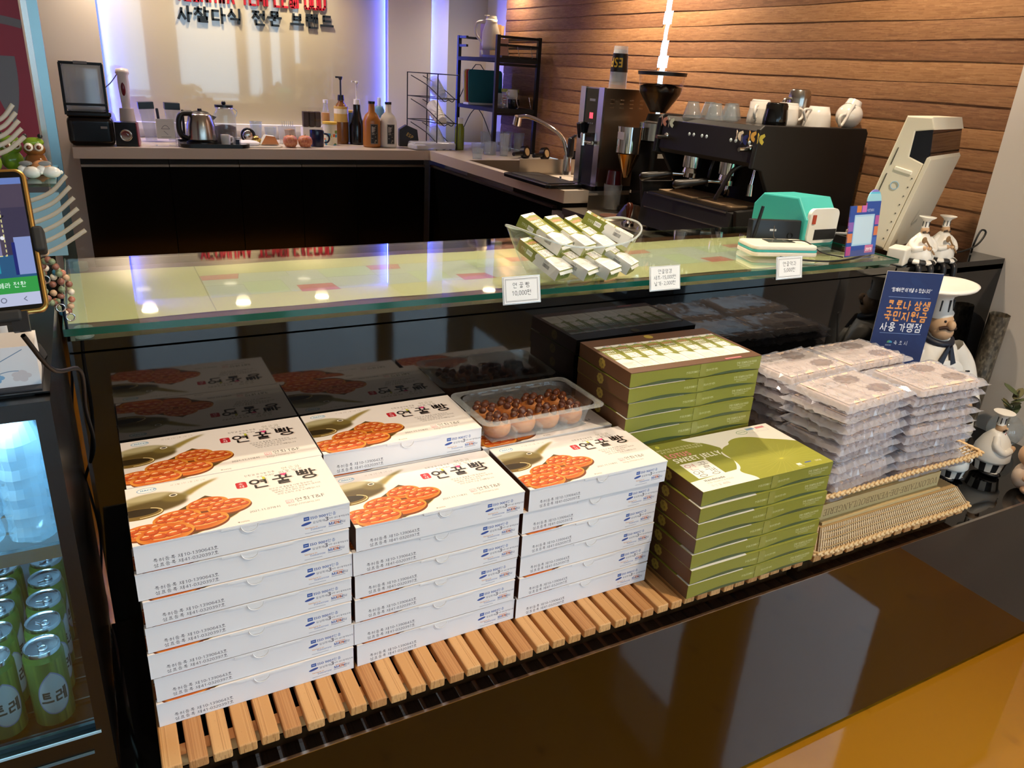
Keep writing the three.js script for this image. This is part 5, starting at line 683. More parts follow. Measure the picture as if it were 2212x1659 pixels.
{ // point of sale terminal, seen from behind
  const t = thing('pos_terminal', 'cream point-of-sale terminal tilted back, seen from behind', 'terminal', [2.081, 1.221, -1.44]); t.rotation.set(.2007, .3666, 0, 'YXZ');
  const Zp = (pts, w, x, bev) => EX(pts.map(([z, y]) => [-z, y]), w, x, 0, 0, 0, Math.PI / 2, 0, bev);   // outline given as depth, height
  obj('main_body', [Zp([[-.105, -.085], [-.016, -.085], [-.016, .165], [-.06, .172], [-.075, .245], [-.03, .262], [-.045, .285], [-.105, .272]], .35, .178, .004)], M('#ece5d0', .4), t);
  obj('rear_cover', [Zp([[-.01, -.09], [0, -.09], [0, .183], [-.006, .19], [-.01, .185]], .36, .18, .001)], M('#e6dfca', .35), t);
  obj('rear_display', [Zp([[-.057, .168], [-.012, .166], [-.008, .192], [-.031, .26], [-.07, .245]], .345, .178, .002)], M('#14161c', .05), t);
  obj('round_sticker', [TO(.011, .0014, -.0002, .09, -.06, 0, Math.PI / 2)], M('#9cc0d8', .5), t); obj('side_ridge', [RB(.006, .012, .05, .003, .0, .135, -.055)], M('#f2ecda', .4), t);
  for (const [y, l] of [[.215, .05], [.12, .09], [.06, .05]]) obj('vent_slot', [B(.002, l, .002, .0, y - .05, -.094)], M('#3a352c', .6), t);
  for (let k = 0; k < 8; k++) obj('screw', [SP(.002, .0015, -.06 + k * .026, -.024)], M('#4a463c', .5), t);
  obj('logo', [B(.012, .05, .001, .15, .0, .0005, 0, 0, -.5), B(.05, .012, .001, .17, -.02, .0005, 0, 0, .3)], M('#5a564c', .5), t);
  obj('foot_stand', [BB(.06, .28, -.104, -.088, -.15, -.01), BB(.12, .22, -.09, -.02, -.13, -.105)], M('#e2dbc6', .4), t);
  tag(obj('white_adapter', [RB(.07, .05, .05, .006, 2.03, 1.138, -1.385, 0, .4)], M('#dfdbd0', .5)), 'small white adapter box beside the terminal foot', 'adapter');
}
const cord = (label, pts, r = .0028, c = mCable, name = 'cable') => tag(obj(name, [TU(pts, r, pts.length * 8, 6)], c), label, 'cable');
cord('black cable looping from the teal printer over the counter edge', [[1.93, 1.17, -1.585], [1.99, 1.16, -1.54], [2.02, 1.1435, -1.50], [1.98, 1.143, -1.44], [1.90, 1.143, -1.40], [1.80, 1.144, -1.365], [1.70, 1.1435, -1.365], [1.63, 1.145, -1.40], [1.60, 1.146, -1.43]]);
cord('grey cable bundle behind the payment stand', [[1.95, 1.165, -1.585], [2.0, 1.17, -1.53], [2.08, 1.15, -1.50], [2.12, 1.135, -1.47]], .004, mGrey); cord('thin black wire from the small black box to the card terminal', [[1.70, 1.2, -1.56], [1.68, 1.17, -1.53], [1.72, 1.176, -1.46], [1.76, 1.15, -1.43], [1.80, 1.1435, -1.39]], .0018);
cord('black looped wire on the far right end of the counter', [[2.2, 1.116, -1.45], [2.3, 1.12, -1.42], [2.36, 1.13, -1.40], [2.43, 1.15, -1.40], [2.46, 1.185, -1.405], [2.445, 1.19, -1.41], [2.425, 1.15, -1.41], [2.44, 1.116, -1.42]], .003);

// ---------- baskets, wooden crate, cookie bags ----------
{
  const mWick = M('#e0c8a2', .6), mWickD = M('#b3925f', .7), mRim = M('#dfbd8a', .55);
  function basket(label, x0, x1, z0, z1, yb, yt, flare, up, rimOn) {   // walls lean outwards from (x0..x1, z0..z1) at yb to +flare at yt
    const t = thing('wicker_basket', label, 'basket'); const st = [], pl = []; const N = (x1 - x0) / .0068 | 0, K = (z1 - z0) / .0068 | 0;
    const pole = (ax, az, bx, bz, r = .0023) => { const a = V(ax, yb, az), b = V(bx, yt, bz), l = a.distanceTo(b), g = new THREE.CylinderGeometry(r, r, l, 5, 1, true); g.applyQuaternion(new THREE.Quaternion().setFromUnitVectors(V(0, 1, 0), b.clone().sub(a).normalize())); return g.translate((ax + bx) / 2, (yb + yt) / 2, (az + bz) / 2); };
    for (let i = 0; i <= N; i++) { const u = i / N, xa = x0 + (x1 - x0) * u, xb = x0 - flare + (x1 - x0 + 2 * flare) * u; st.push(pole(xa, z1, xb, z1 + flare)); st.push(pole(xa, z0, xb, z0 - flare)); }
    for (let i = 0; i <= K; i++) { const u = i / K, za = z0 + (z1 - z0) * u, zb = z0 - flare + (z1 - z0 + 2 * flare) * u; st.push(pole(x0, za, x0 - flare, zb)); st.push(pole(x1, za, x1 + flare, zb)); }
    obj('stakes', st, mWick, t).userData.kind = 'stuff';
    const ring = (y, f, o, r) => TU([[x0 - f - o, y, z0 - f - o], [x1 + f + o, y, z0 - f - o], [x1 + f + o, y, z1 + f + o], [x0 - f - o, y, z1 + f + o]].flatMap((p, i, a) => { const q = a[(i + 1) % 4]; return [0.03, .25, .5, .75, .97].map((u) => p.map((v, k) => v + (q[k] - v) * u)); }), r, 120, 5, true);
    const rows = []; for (let k = 1; k < 6; k++) { const u = k / 6; rows.push(ring(yb + (yt - yb) * u, flare * u, (k % 2 ? .0012 : -.0012), .0016)); } obj('woven_rows', rows, mWickD, t).userData.kind = 'stuff';
    const tw = []; const braid = (y, f, r) => { const c = new THREE.CatmullRomCurve3([[x0 - f, z0 - f], [x1 + f, z0 - f], [x1 + f, z1 + f], [x0 - f, z1 + f]].flatMap((p, i, a) => { const q = a[(i + 1) % 4]; return [.02, .5, .98].map((u) => V(p[0] + (q[0] - p[0]) * u, y, p[1] + (q[1] - p[1]) * u)); }), true, 'centripetal'); const n = 210; for (let i = 0; i < n; i++) { const p = c.getPointAt(i / n), d = c.getTangentAt(i / n); const g = new THREE.CapsuleGeometry(r * .42, .022, 2, 6); g.rotateZ(Math.PI / 2).rotateY(Math.atan2(-d.z, d.x) + .3); g.translate(p.x, p.y + (i % 2) * r * .4, p.z); tw.push(g); } };
    braid(yt, flare + .003, .0085); obj('braided_rim', tw, mRim, t).userData.kind = 'stuff';
    obj('bottom', [BB(x0, x1, up ? yb - .003 : yb - .001, up ? yb : yb + .003, z0, z1)], mWickD, t);
    return t;
  }
  // lower basket upside down: rim below
  const lo = basket('upside-down wicker basket at the bottom of the cookie display', 1.345, 1.838, -1.165, -.938, -.655, -.613, .026, false); lo.scale.y = -1; lo.position.y = 0;
  const cr = thing('wooden_crate', 'plain wooden crate with upside-down French lettering between the baskets', 'crate');
  const cw = labelTex(1024, 96, (g, w, h) => { g.fillStyle = '#cdb079'; g.fillRect(0, 0, w, h); for (let i = 0; i < 90; i++) { g.globalAlpha = .15; g.fillStyle = rnd() < .5 ? '#8a6a38' : '#e8d4a6'; g.fillRect(rnd() * w, rnd() * h, rr(40, 260), rr(1, 3)); } g.globalAlpha = 1; g.save(); g.translate(w, h); g.rotate(Math.PI); g.font = '52px serif'; g.fillStyle = '#7c5f34'; g.fillText('BOULANGERIE-DE-VOLONTAIRE-DE-VENIR'.slice(0, 0) + 'VOLONTAIRE-DE-VENIRBOULANGERIE', 14, 66, w - 30); g.restore(); });
  const side = M('#c9ac76', .7); const cb = obj('crate_body', new THREE.BoxGeometry(.432, .044, .2), [side, side, side, side, cw, side], cr); cb.position.set(1.566, .6805, -1.055);
  obj('batten', [B(.425, .006, .02, 1.566, .6615 - .0045 + .003, -.953)], side, cr);
  basket('wicker basket holding the bagged cookies on top of the crate', 1.352, 1.836, -1.165, -.968, .7035, .748, .04, true);
}
{ // bagged cookie packs
  const card = labelTex(512, 340, (g, w, h) => { g.fillStyle = '#efd9c6'; g.fillRect(0, 0, w, h); for (let i = 0; i < 40; i++) { g.globalAlpha = .12; g.fillStyle = '#d9b79a'; g.fillRect(rnd() * w, rnd() * h, rr(20, 120), rr(4, 30)); } g.globalAlpha = 1; const ck = (x, y, r) => { const q = g.createRadialGradient(x, y, 4, x, y, r); q.addColorStop(0, '#a9754a'); q.addColorStop(1, '#7c4a2a'); g.fillStyle = q; g.beginPath(); for (let i = 0; i <= 60; i++) { const a = i / 60 * 6.283; g.lineTo(x + Math.cos(a) * r * (1 + .08 * Math.cos(a * 12)), y + Math.sin(a) * r * .62 * (1 + .08 * Math.cos(a * 12))); } g.fill(); }; ck(330, 80, 95); ck(400, 250, 90); write(g, '연꿀약과', 40, 60, 44, { color: '#5b4634', w: .09 }); write(g, '연화 TEMPLE & FOOD', 40, 120, 20, { color: '#6d5a48' }); write(g, '전통한과', 60, 210, 34, { color: '#8a7462', w: .07 }); write(g, '1588.281', 60, 290, 30, { color: '#3f352c' }); g.fillStyle = '#c95a52'; g.fillRect(250, 130, 14, 14); });
  const mTr = M('#e6c6ac', .5), mCookie = M('#a8704a', .5), mFilm = [0, 1].map((k) => M('#eef0f8', .05 + k * .04, { transmission: .7, thickness: 0, side: THREE.DoubleSide, ior: 1.5 }));
  const W = .235, D = .155, H = .0235;
  const film = (s) => { // crumpled pillow with sealed ends
    seed = 777 + s * 991; const nx = 26, nz = 14, pos = [], idx = [], id = []; const rnd2 = []; for (let i = 0; i < 4; i++) rnd2.push([rr(20, 60), rr(20, 70), rnd() * 6, rnd() * 6]);
    const nz_ = (x, z) => rnd2.reduce((a, [p, q, c, d]) => a + Math.sin(x * p * 2 + z * q + c) * Math.cos(z * p * 1.7 - x * q * 1.3 + d), 0) / 4;
    for (const side of [1, -1]) for (let i = 0; i <= nx; i++) for (let j = 0; j <= nz; j++) { const u = i / nx, v = j / nz, x = (u - .5) * W * 1.08, z = (v - .5) * D * 1.11; const ex = Math.min(1, Math.min(u, 1 - u) * 7.5), ez = Math.min(1, Math.min(v, 1 - v) * 5); const prof = Math.min(Math.sqrt(ex), Math.sqrt(ez)); const n = nz_(x, z), jag = rr(-1, 1) * .003; pos.push(x + n * .003 + jag, H / 2 + side * (H / 2) * prof * (.97 + (side > 0 ? .0 : .0)) + (prof < .95 ? n * .003 + jag : (side > 0 ? -.0008 + n * .0016 + jag * .25 : .0004)) , z + nz_(z, x) * .003 + jag); }
    const S = (nx + 1) * (nz + 1); for (let q = 0; q < 2; q++) for (let i = 0; i < nx; i++) for (let j = 0; j < nz; j++) { const a = q * S + i * (nz + 1) + j, b = a + nz + 1; if (q) idx.push(a, b, a + 1, a + 1, b, b + 1); else idx.push(a, a + 1, b, a + 1, b + 1, b); }
    const g = new THREE.BufferGeometry(); g.setAttribute('position', new THREE.Float32BufferAttribute(pos, 3)); g.setIndex(idx); const f = g.toNonIndexed(); f.computeVertexNormals(); return f;
  };
  const mRibs = M('#cba88a', .6), films = [0, 1, 2, 3].map(film); seed = 4242;
  const ribs = (() => { const l = []; for (let k = 0; k < 9; k++) l.push(B(.002, .013, .0015, -.088 + k * .022, .0, D * .46), B(.0015, .013, .002, -W * .455, 0, -.06 + k * .015)); return l; })();
  const trayG = J([RB(W * .9, .016, D * .9, .004)]), cardG = new THREE.BoxGeometry(W * .86, .0008, D * .84), ribG = J(ribs);
  const mk = (label, x, y, z, ry, v) => { const t = thing('cookie_bag', label, 'cookie bag', [x, y, z], ry, 'bagged honey cookies'); const a = obj('tray', trayG, mTr, t); a.position.y = .0105; const r = obj('tray_ribs', ribG, mRibs, t); r.position.y = .0105; const c = obj('label_card', cardG, [mTr, mTr, card, mTr, mTr, mTr], t); c.position.y = .0202; nest(a, r, c); obj('film', films[v % 4], mFilm[v % 2], t); return t; };
  const cols = [['front left column', 1.468, -1.035, 10, .10], ['front right column', 1.722, -1.03, 10, -.03], ['back left column', 1.475, -1.205, 10, .05], ['back right column', 1.70, -1.205, 10, 0]];
  cols.forEach(([w, x, z, n, ry], ci) => { for (let k = 0; k < n; k++) { const f = n - 1 - k; mk(f === 0 ? `clear bag of honey cookies with a printed card on top of the ${w}` : `clear crinkled bag of honey cookies, ${ORD[f]} from the top of the ${w}`, x + .006 * Math.sin(k * 2.2 + ci) , .708 + k * .0238, z + .004 * Math.sin(k * 1.3 + ci * 2), ry + .03 * Math.sin(k * 2.7 + ci), k + ci); } });
}
// ---------- poster and figurines at the right end ----------
{
  const t = thing('blue_poster', 'dark blue poster card with orange and white Korean headline', 'poster', [1.905, .5615, -1.238], -.484); t.rotation.x = 0;
  const g = labelTex(520, 900, (c, w, h) => {
    c.fillStyle = '#1d2f66'; c.fillRect(0, 0, w, h); for (let i = 0; i < 60; i++) { c.globalAlpha = .06; c.fillStyle = rnd() < .5 ? '#0d1a44' : '#3a63a8'; c.beginPath(); c.ellipse(rnd() * w, rnd() * h, rr(30, 160), rr(10, 50), .5, 0, 7); c.fill(); } c.globalAlpha = 1;
    write(c, '“함께하면 이겨낼 수 있습니다”', 74, 118, 33, { color: '#f2f4fa', w: .13, sx: .78 }); c.fillStyle = '#8fa6d8'; c.fillRect(66, 190, 390, 3); c.fillRect(66, 470, 390, 3);
    write(c, '코로나 상생', 70, 214, 74, { color: '#eda052', w: .15, sx: .98 }); write(c, '국민지원금', 66, 300, 76, { color: '#eda052', w: .15, sx: 1.02 }); write(c, '사용 가맹점', 58, 388, 70, { color: '#f6f7fb', w: .12, sx: 1 });
    c.fillStyle = '#5aa06a'; c.beginPath(); c.arc(176, 548, 20, Math.PI, 0); c.fill(); c.fillStyle = '#4aa0d0'; c.beginPath(); c.arc(190, 548, 16, Math.PI, 0); c.fill(); write(c, '속 초 시', 222, 528, 36, { color: '#eef1f8', w: .1 }); write(c, 'SOKCHO', 146, 560, 13, { color: '#dfe5f2' }); c.fillStyle = '#1d2f66'; c.fillRect(0, h - 6, w, 6);
  });
  const w = M('#e9e9ec', .4); const m = obj('card', new THREE.BoxGeometry(.152, .57, .003), [w, w, w, w, g, w], t); m.position.y = .285;
  { const uv = m.geometry.attributes.uv; for (let i = 16; i < 20; i++) uv.setY(i, uv.getY(i) > .5 ? 1 : -.75); g.map.wrapT = THREE.ClampToEdgeWrapping; }
  obj('easel', [B(.02, .4, .003, 0, .2, -.04, .18)], w, t);
}
const mChef = M('#eeebe4', .35), mSkin = M('#cda883', .5), mDark = M('#17191f', .4), mStripe = labelTex(256, 64, (g, w, h) => { for (let i = 0; i < 16; i++) { g.fillStyle = i % 2 ? '#16171b' : '#ece9e2'; g.fillRect(i * 16, 0, 16, h); } });
{ // big chef statue
  const t = thing('chef_statue', 'large white chef statue with a wide toque and navy neckerchief behind the poster', 'statue', [2.085, .5615, -1.24], -.3); t.scale.setScalar(.985);
  obj('coat', [LA([[0, 0], [.1, 0], [.115, .03], [.118, .12], [.108, .22], [.092, .3], [.066, .355], [.034, .385], [.03, .4], [0, .405]], 0, 0, 0, 36).scale(.88, 1, .8)], mChef, t);
  obj('bib', [EX(rrect(.1, .11, .03), .012, -.004, .27, .078, -.22, 0, 0, .003)], mChef, t);
  for (const s of [-1, 1]) { obj('sleeve', [TU([[s * .062, .345, 0], [s * .108, .29, .01], [s * .12, .225, .035], [s * .092, .2, .085]], .03, 20, 10)], mChef, t); obj('cuff', [CY(.031, .031, .016, s * .078, .2, .098, .3, 0, s * 1.2)], mDark, t); obj('hand', [SP(.021, s * .055, .2, .108, 1.1, 1, 1), ...[0, 1, 2, 3].map((k) => at(new THREE.CapsuleGeometry(.0065, .018, 3, 6), s * (.05 - k * .002), .212 - k * .0095, .124, 0, 0, 1.5)), at(new THREE.CapsuleGeometry(.0065, .016, 3, 6), s * .058, .226, .108, .2, 0, s * .3)], mSkin, t); }
  const hd = obj('head', [SP(.036, -.01, .42, .008, .95, 1.1, 1), SP(.03, -.008, .4, .02, 1, .9, 1), SP(.013, -.008, .425, .048, .9, 1.1, 1), SP(.008, -.046, .425, 0), SP(.008, .026, .425, 0)], mSkin, t);
  nest(hd, obj('moustache', [TU([[-.034, .412, .036], [-.02, .418, .046], [-.008, .413, .049], [.004, .418, .046], [.018, .412, .036]], .0055)], M('#3d2418', .6), t)); for (const x of [-.022, .006]) nest(hd, obj('eye', [SP(.0035, x, .434, .039)], mDark, t));
  obj('neckerchief', [TO(.037, .0105, -.004, .376, .006, Math.PI / 2 + .3), EX([[0, 0], [.012, -.05], [-.004, -.056], [-.008, -.01]], .007, .006, .368, .056, -.3), EX([[0, 0], [-.03, -.045], [-.018, -.055], [.004, -.01]], .007, -.006, .368, .056, -.3)], M('#171c2e', .5), t);
  { const tq = obj('toque', [LA([[.034, .0], [.036, .01], [.03, .02], [.027, .05], [.03, .06], [.05, .072], [.084, .084], [.088, .091], [.078, .095], [0, .088]], 0, 0, 0, 32)], mChef, t); tq.position.set(-.012, .44, 0); tq.rotation.z = .12; } for (let k = 0; k < 8; k++) obj('toque_stripe', [CY(.0028, .0028, .034, -.014 + Math.cos(k * .785) * .0275, .476, Math.sin(k * .785) * .0285)], mDark, t);
  for (const y of [.25, .22, .3]) obj('button', [B(.012, .004, .004, .055, y, .085)], mDark, t);
}
function smallChef(label, x, y, z, ry, s, sit, name = 'chef_figurine') {
  const t = thing(name, label, 'figurine', [x, y, z], ry); t.scale.setScalar(s);
  obj('coat', [LA([[0, 0], [.3, 0], [.36, .08], [.34, .3], [.25, .5], [.14, .64], [.1, .68], [0, .69]], 0, sit ? 0 : .28, 0, 24)], mChef, t); const b = sit ? 0 : .28;
  const hd = obj('head', [SP(.1, 0, b + .74, .02, 1, 1.1, 1), SP(.035, 0, b + .74, .12)], mSkin, t); nest(hd, obj('moustache', [TU([[-.09, b + .7, .1], [0, b + .725, .125], [.09, b + .7, .1]], .022)], M('#33261c', .6), t));
  obj('toque', [LA([[.09, .8], [.08, .86], [.075, .95], [.1, 1.0], [.19, 1.06], [.2, 1.08], [0, 1.07]], 0, b, 0)], mChef, t); for (let k = 0; k < 6; k++) obj('toque_stripe', [CY(.01, .01, .13, Math.cos(k * 1.047) * .08, b + .9, Math.sin(k * 1.047) * .08)], mDark, t);
  for (const q of [-1, 1]) { obj('arm', [TU([[q * .15, b + .56, .02], [q * .29, b + .42, .08], [q * .24, b + .3, .22], [q * .08, b + .34, .3]], .075, 14, 8)], mChef, t); obj('hand', [SP(.055, q * .06, b + .35, .32)], mSkin, t); }
  if (sit) { obj('striped_trousers', [LA([[.0, .0], [.36, 0], [.42, -.05], [.4, -.11], [0, -.11]], 0, .06, .06, 24)], mStripe, t); for (const q of [-1, 1]) obj('leg', [TU([[q * .14, -.03, .26], [q * .15, -.12, .46], [q * .15, -.35, .5], [q * .15, -.62, .48]], .075, 14, 8)], mDark, t); obj('spoon', [CY(.02, .02, .5, .05, .4, .34, 0, 0, .7), SP(.06, -.12, .55, .34, 1, 1.4, .5)], M('#8a6a45', .5), t); }
  else { obj('striped_trousers', [CY(.32, .28, .2, 0, .2, 0)], mStripe, t); for (const q of [-1, 1]) obj('shoe', [SP(.13, q * .16, .055, .08, 1, .42, 1.5)], mDark, t), obj('shoe_cap', [SP(.1, q * .16, .075, .1, 1, .42, 1.4)], mChef, t); obj('bow_tie', [B(.12, .05, .04, 0, .9, .12)], M('#a3202c', .5), t); }
  return t;
}
smallChef('small seated chef figurine with a wooden spoon on the panel edge, left one', 2.105, 1.1235, -1.375, -.5, .115, true); smallChef('small seated chef figurine on the panel edge, right one', 2.2, 1.1235, -1.375, -.3, .115, true);
smallChef('plump standing chef figurine with striped trousers and red bow tie', 2.205, .5612, -1.06, .35, .14, false); smallChef('small chef figurine half hidden behind the wicker basket rim', 2.06, .5612, -1.08, -.2, .115, false);
{
  const p = thing('white_flowerpot', 'round white flowerpot with a small green succulent', 'flowerpot', [2.27, .5612, -1.225]); obj('pot', [LA([[0, 0], [.03, 0], [.034, .008], [.052, .03], [.058, .06], [.052, .09], [.047, .09], [.052, .06], [0, .07]], 0, 0, 0, 28)], M('#e9ecec', .2), p); obj('soil', [CY(.047, .047, .006, 0, .08, 0)], M('#3a2a1e', .95), p);
  const mLeaf = M('#46603a', .5); for (let s = 0; s < 3; s++) { const hx = Math.cos(s * 2.1) * .02, hz = Math.sin(s * 2.1) * .02, hgt = .08 + s * .018; obj('stem', [TU([[hx * .4, .08, hz * .4], [hx, .08 + hgt * .6, hz], [hx * 1.5, .08 + hgt, hz * 1.5]], .0025)], M('#5b6b3c', .6), p); for (let k = 0; k < 6; k++) { const a = k * 2.4 + s; const l = obj('leaf', [SP(.013, .014, 0, 0, 1.35, .25, .75, 10)], mLeaf, p); l.position.set(hx * (1 + k * .08), .1 + hgt * k / 6, hz * (1 + k * .08)); l.rotation.set(0, a, .45, 'YXZ'); } }
  const r = thing('red_doll', 'small figurine with a red dotted heart at the right picture edge', 'figurine', [2.20, .5612, -.955], -.2); obj('body', [SP(.034, 0, .04, 0, 1, 1.2, .9)], M('#d9c3b0', .5), r); obj('head', [SP(.036, 0, .105, .004, 1, .95, 1)], M('#d3a983', .5), r); obj('red_heart', [SP(.02, -.014, .062, .034), SP(.02, .014, .062, .034), at(new THREE.ConeGeometry(.03, .05, 16), 0, .034, .034, Math.PI)], labelTex(128, 128, (g, w, h) => { g.fillStyle = '#b3161f'; g.fillRect(0, 0, w, h); g.fillStyle = '#e8d27a'; for (let i = 0; i < 30; i++) { g.beginPath(); g.arc(rnd() * w, rnd() * h, 4, 0, 7); g.fill(); } }), r); obj('hair_sprig', [TU([[0, .138, 0], [-.004, .155, .004], [-.012, .16, .006]], .003), TU([[0, .138, 0], [.008, .155, .002]], .003)], M('#2c2f38', .6), r); for (const q of [-1, 1]) obj('foot', [SP(.014, q * .018, .012, .03, 1, .8, 1.3)], M('#caa283', .5), r); for (const q of [-1, 1]) obj('hand', [SP(.011, q * .032, .05, .03)], M('#caa283', .5), r);
  const gv = thing('glass_globe', 'round glass globe with dried leaves in front of the right panel', 'glass globe', [2.425, .5612, -1.15]); obj('globe', [SP(.052, 0, .056, 0, 1, 1, 1, 24)], mGlassware, gv); obj('foot', [CY(.022, .026, .006, 0, .003, 0)], mGlassware, gv); for (let k = 0; k < 7; k++) { const l = obj('leaf', [SP(.022, .02, 0, 0, 1.4, .12, .6, 8)], M(k % 2 ? '#6f6a44' : '#4f5a38', .7), gv); l.position.set(0, .105 + k * .012, 0); l.rotation.set(0, k * 1.3, .7 - k * .05, 'YXZ'); } obj('stem', [TU([[0, .01, 0], [.004, .1, 0], [0, .19, .004]], .003)], M('#5b5438', .7), gv);
  const bk = tag(obj('driftwood', [TU([[2.455, .562, -1.29], [2.45, .7, -1.285], [2.462, .82, -1.29], [2.455, .95, -1.285]], .03, 24, 9)], labelTex(128, 128, (g, w, h) => { g.fillStyle = '#6d6354'; g.fillRect(0, 0, w, h); noiseRect(g, w, h, 1500, '#2f2a22', .6, 6); noiseRect(g, w, h, 600, '#b1a58f', .5, 4); })), 'mottled bark branch standing in the right corner of the shelf', 'driftwood');
}

// ---------- left side: small fridge, phone, trinkets ----------
{
  const t = thing('display_fridge', 'small black glass-door drinks fridge with cold inner light at the left', 'fridge');
  const X0 = -.5, X1 = -.075, zf = -1.0, zb = -1.40, mB = M('#0a0b0d', .25), mIn = M('#9fb0ba', .4);
  obj('cabinet', [BB(X1 - .016, X1, .575, 1.17, zb, zf), BB(X0, X0 + .016, .575, 1.17, zb, zf), BB(X0, X1, 1.14, 1.172, zb, zf), BB(X0, X1, .575, .6, zb, zf), BB(X0, X1, .575, 1.17, zb - .01, zb)], mB, t);
  obj('liner', [BB(X1 - .02, X1 - .0165, .6, 1.14, zb + .002, zf - .02), BB(X0 + .0165, X1 - .0165, .6, 1.14, zb + .0005, zb + .003)], mIn, t);
  for (const y of [.925, .605]) obj('wire_shelf', [...[0, 1, 2, 3, 4, 5, 6].map((k) => B(.38, .003, .003, -.287, y, zb + .04 + k * .05)), B(.38, .02, .006, -.287, y - .002, zf - .045)], mSteel, t);
  const dr = obj('door', [BB(X0, X1, 1.146, 1.168, zf + .001, zf + .022), BB(X0, X1, .577, .652, zf + .001, zf + .022), BB(X1 - .018, X1, .652, 1.146, zf + .001, zf + .022), BB(X0, X0 + .018, .652, 1.146, zf + .001, zf + .022)], mB, t);
  obj('door_glass', [BB(X0 + .018, X1 - .018, .652, 1.146, zf + .009, zf + .012)], pane('#dfeef2'), dr); obj('seal', [BB(X0 + .01, X1 - .012, .652, .656, zf + .0225, zf + .024)], M('#9fc4d4', .3), dr); obj('door_trim', [B(.36, .004, .002, -.28, .62, zf + .0235)], M('#4f6a76', .3), dr);
  const LC = new THREE.Color().setRGB(.55, .82, 1); const led = obj('light_tube', [BB(-.46, -.11, 1.128, 1.136, zf - .05, zf - .035)], new THREE.MeshStandardMaterial({ color: '#dff', emissive: LC, emissiveIntensity: 4 }), t);
  const L = new THREE.RectAreaLight(LC, 150, .34, .014); L.position.set(-.285, 1.126, zf - .0425); L.rotation.x = -Math.PI / 2; t.add(L);
  obj('light_tube', [BB(-.46, -.11, .916, .921, zf - .066, zf - .056)], led.material, t); const L2 = new THREE.RectAreaLight(LC, 150, .34, .01); L2.position.set(-.285, .9155, zf - .061); L2.rotation.x = -Math.PI / 2; t.add(L2);
  const st = thing('fridge_stand', 'black stand carrying the small drinks fridge', 'stand'); obj('top_board', [BB(X0 - .02, X1, .545, .574, zb - .02, zf + .02)], M('#101114', .2), st); for (const [x, z] of [[X0 + .02, zf - .02], [X1 - .03, zf - .02], [X0 + .02, zb], [X1 - .03, zb]]) obj('leg', [B(.03, .545, .03, x, .2725, z)], mBlack, st);
  // water bottles
  const mPet = M('#e6f5fc', .12, { transmission: .74, thickness: 0, side: THREE.DoubleSide });
  const bp = [[0, .004], [.02, 0], [.03, .008]]; for (let k = 0; k < 9; k++) bp.push([.0305 - (k % 2) * .0022, .015 + k * .0145]); bp.push([.03, .15], [.022, .175], [.0125, .188], [.0125, .198]);
  const crump = (() => { const g0 = LA(bp, 0, 0, 0, 20), p = g0.attributes.position; for (let i = 0; i < p.count; i++) { const a = Math.sin(i * 12.9) * .0012; p.setXYZ(i, p.getX(i) * (1 + a * 30), p.getY(i) + a * .8, p.getZ(i) * (1 - a * 30)); } const f = g0.toNonIndexed(); f.computeVertexNormals(); return f; })();
  [[-.128, -1.075, 'right front'], [-.192, -1.078, 'left front'], [-.256, -1.08, 'far left front'], [-.13, -1.142, 'right back'], [-.195, -1.145, 'left back']].forEach(([x, z, w]) => { const b = thing('water_bottle', `clear water bottle on the upper fridge shelf, ${w}`, 'bottle', [x, .934, z], 0, 'water bottles in the fridge'); obj('bottle_shell', crump, mPet, b); obj('cap', [CY(.0135, .0135, .012, 0, .2, 0)], M('#cfe6f2', .3), b); });
  // cans
  const mLid = metal('#d6dade', .22), lab = labelTex(512, 256, (g, w, h) => { g.fillStyle = '#4f6a2c'; g.fillRect(0, 0, w, h); for (let i = 0; i < 30; i++) { g.globalAlpha = .2; g.fillStyle = rnd() < .5 ? '#4c6b22' : '#a8b84c'; g.fillRect(rnd() * w, 0, rr(6, 30), h); } g.globalAlpha = 1; for (const x of [120, 376]) { g.fillStyle = '#b9b7b4'; g.beginPath(); g.moveTo(x, 40); g.bezierCurveTo(x + 90, 90, x + 80, 210, x, 210); g.bezierCurveTo(x - 80, 210, x - 90, 90, x, 40); g.fill(); g.strokeStyle = '#8c86a8'; g.lineWidth = 5; g.stroke(); write(g, '트레', x - 56, 116, 54, { color: '#3b3a30', w: .14 }); } });
  const mCan = M('#4f6a2c', .3, { metalness: .4 }), nm = ['first', 'second', 'third', 'fourth', 'fifth'];
  for (let c = 0; c < 3; c++) for (let k = 0; k < 5; k++) { const b = thing('drink_can', `green drink can in the fridge, ${nm[k]} from the front of the ${['right', 'middle', 'left'][c]} row`, 'can', [-.15 - c * .062, .61, -1.082 - k * .0585], -1.2 + c * .12 + k * .5, 'cans in the fridge'); obj('wall', [at(new THREE.CylinderGeometry(.0265, .0265, .114, 24, 1, true), 0, .065, 0)], lab, b); obj('base', [LA([[0, .002], [.02, 0], [.0265, .008]], 0, 0, 0, 24)], mLid, b); obj('shoulder', [LA([[.0265, .122], [.0235, .132]], 0, 0, 0, 24)], mCan, b); const l = obj('lid', [LA([[0, .1325], [.0205, .1325], [.022, .1375], [.0238, .1375], [.024, .131]], 0, 0, 0, 24)], mLid, b); obj('pull_tab', [TO(.0052, .0014, .004, .1342, 0, Math.PI / 2), B(.009, .0012, .006, -.006, .1342, 0)], mLid, l); }
}
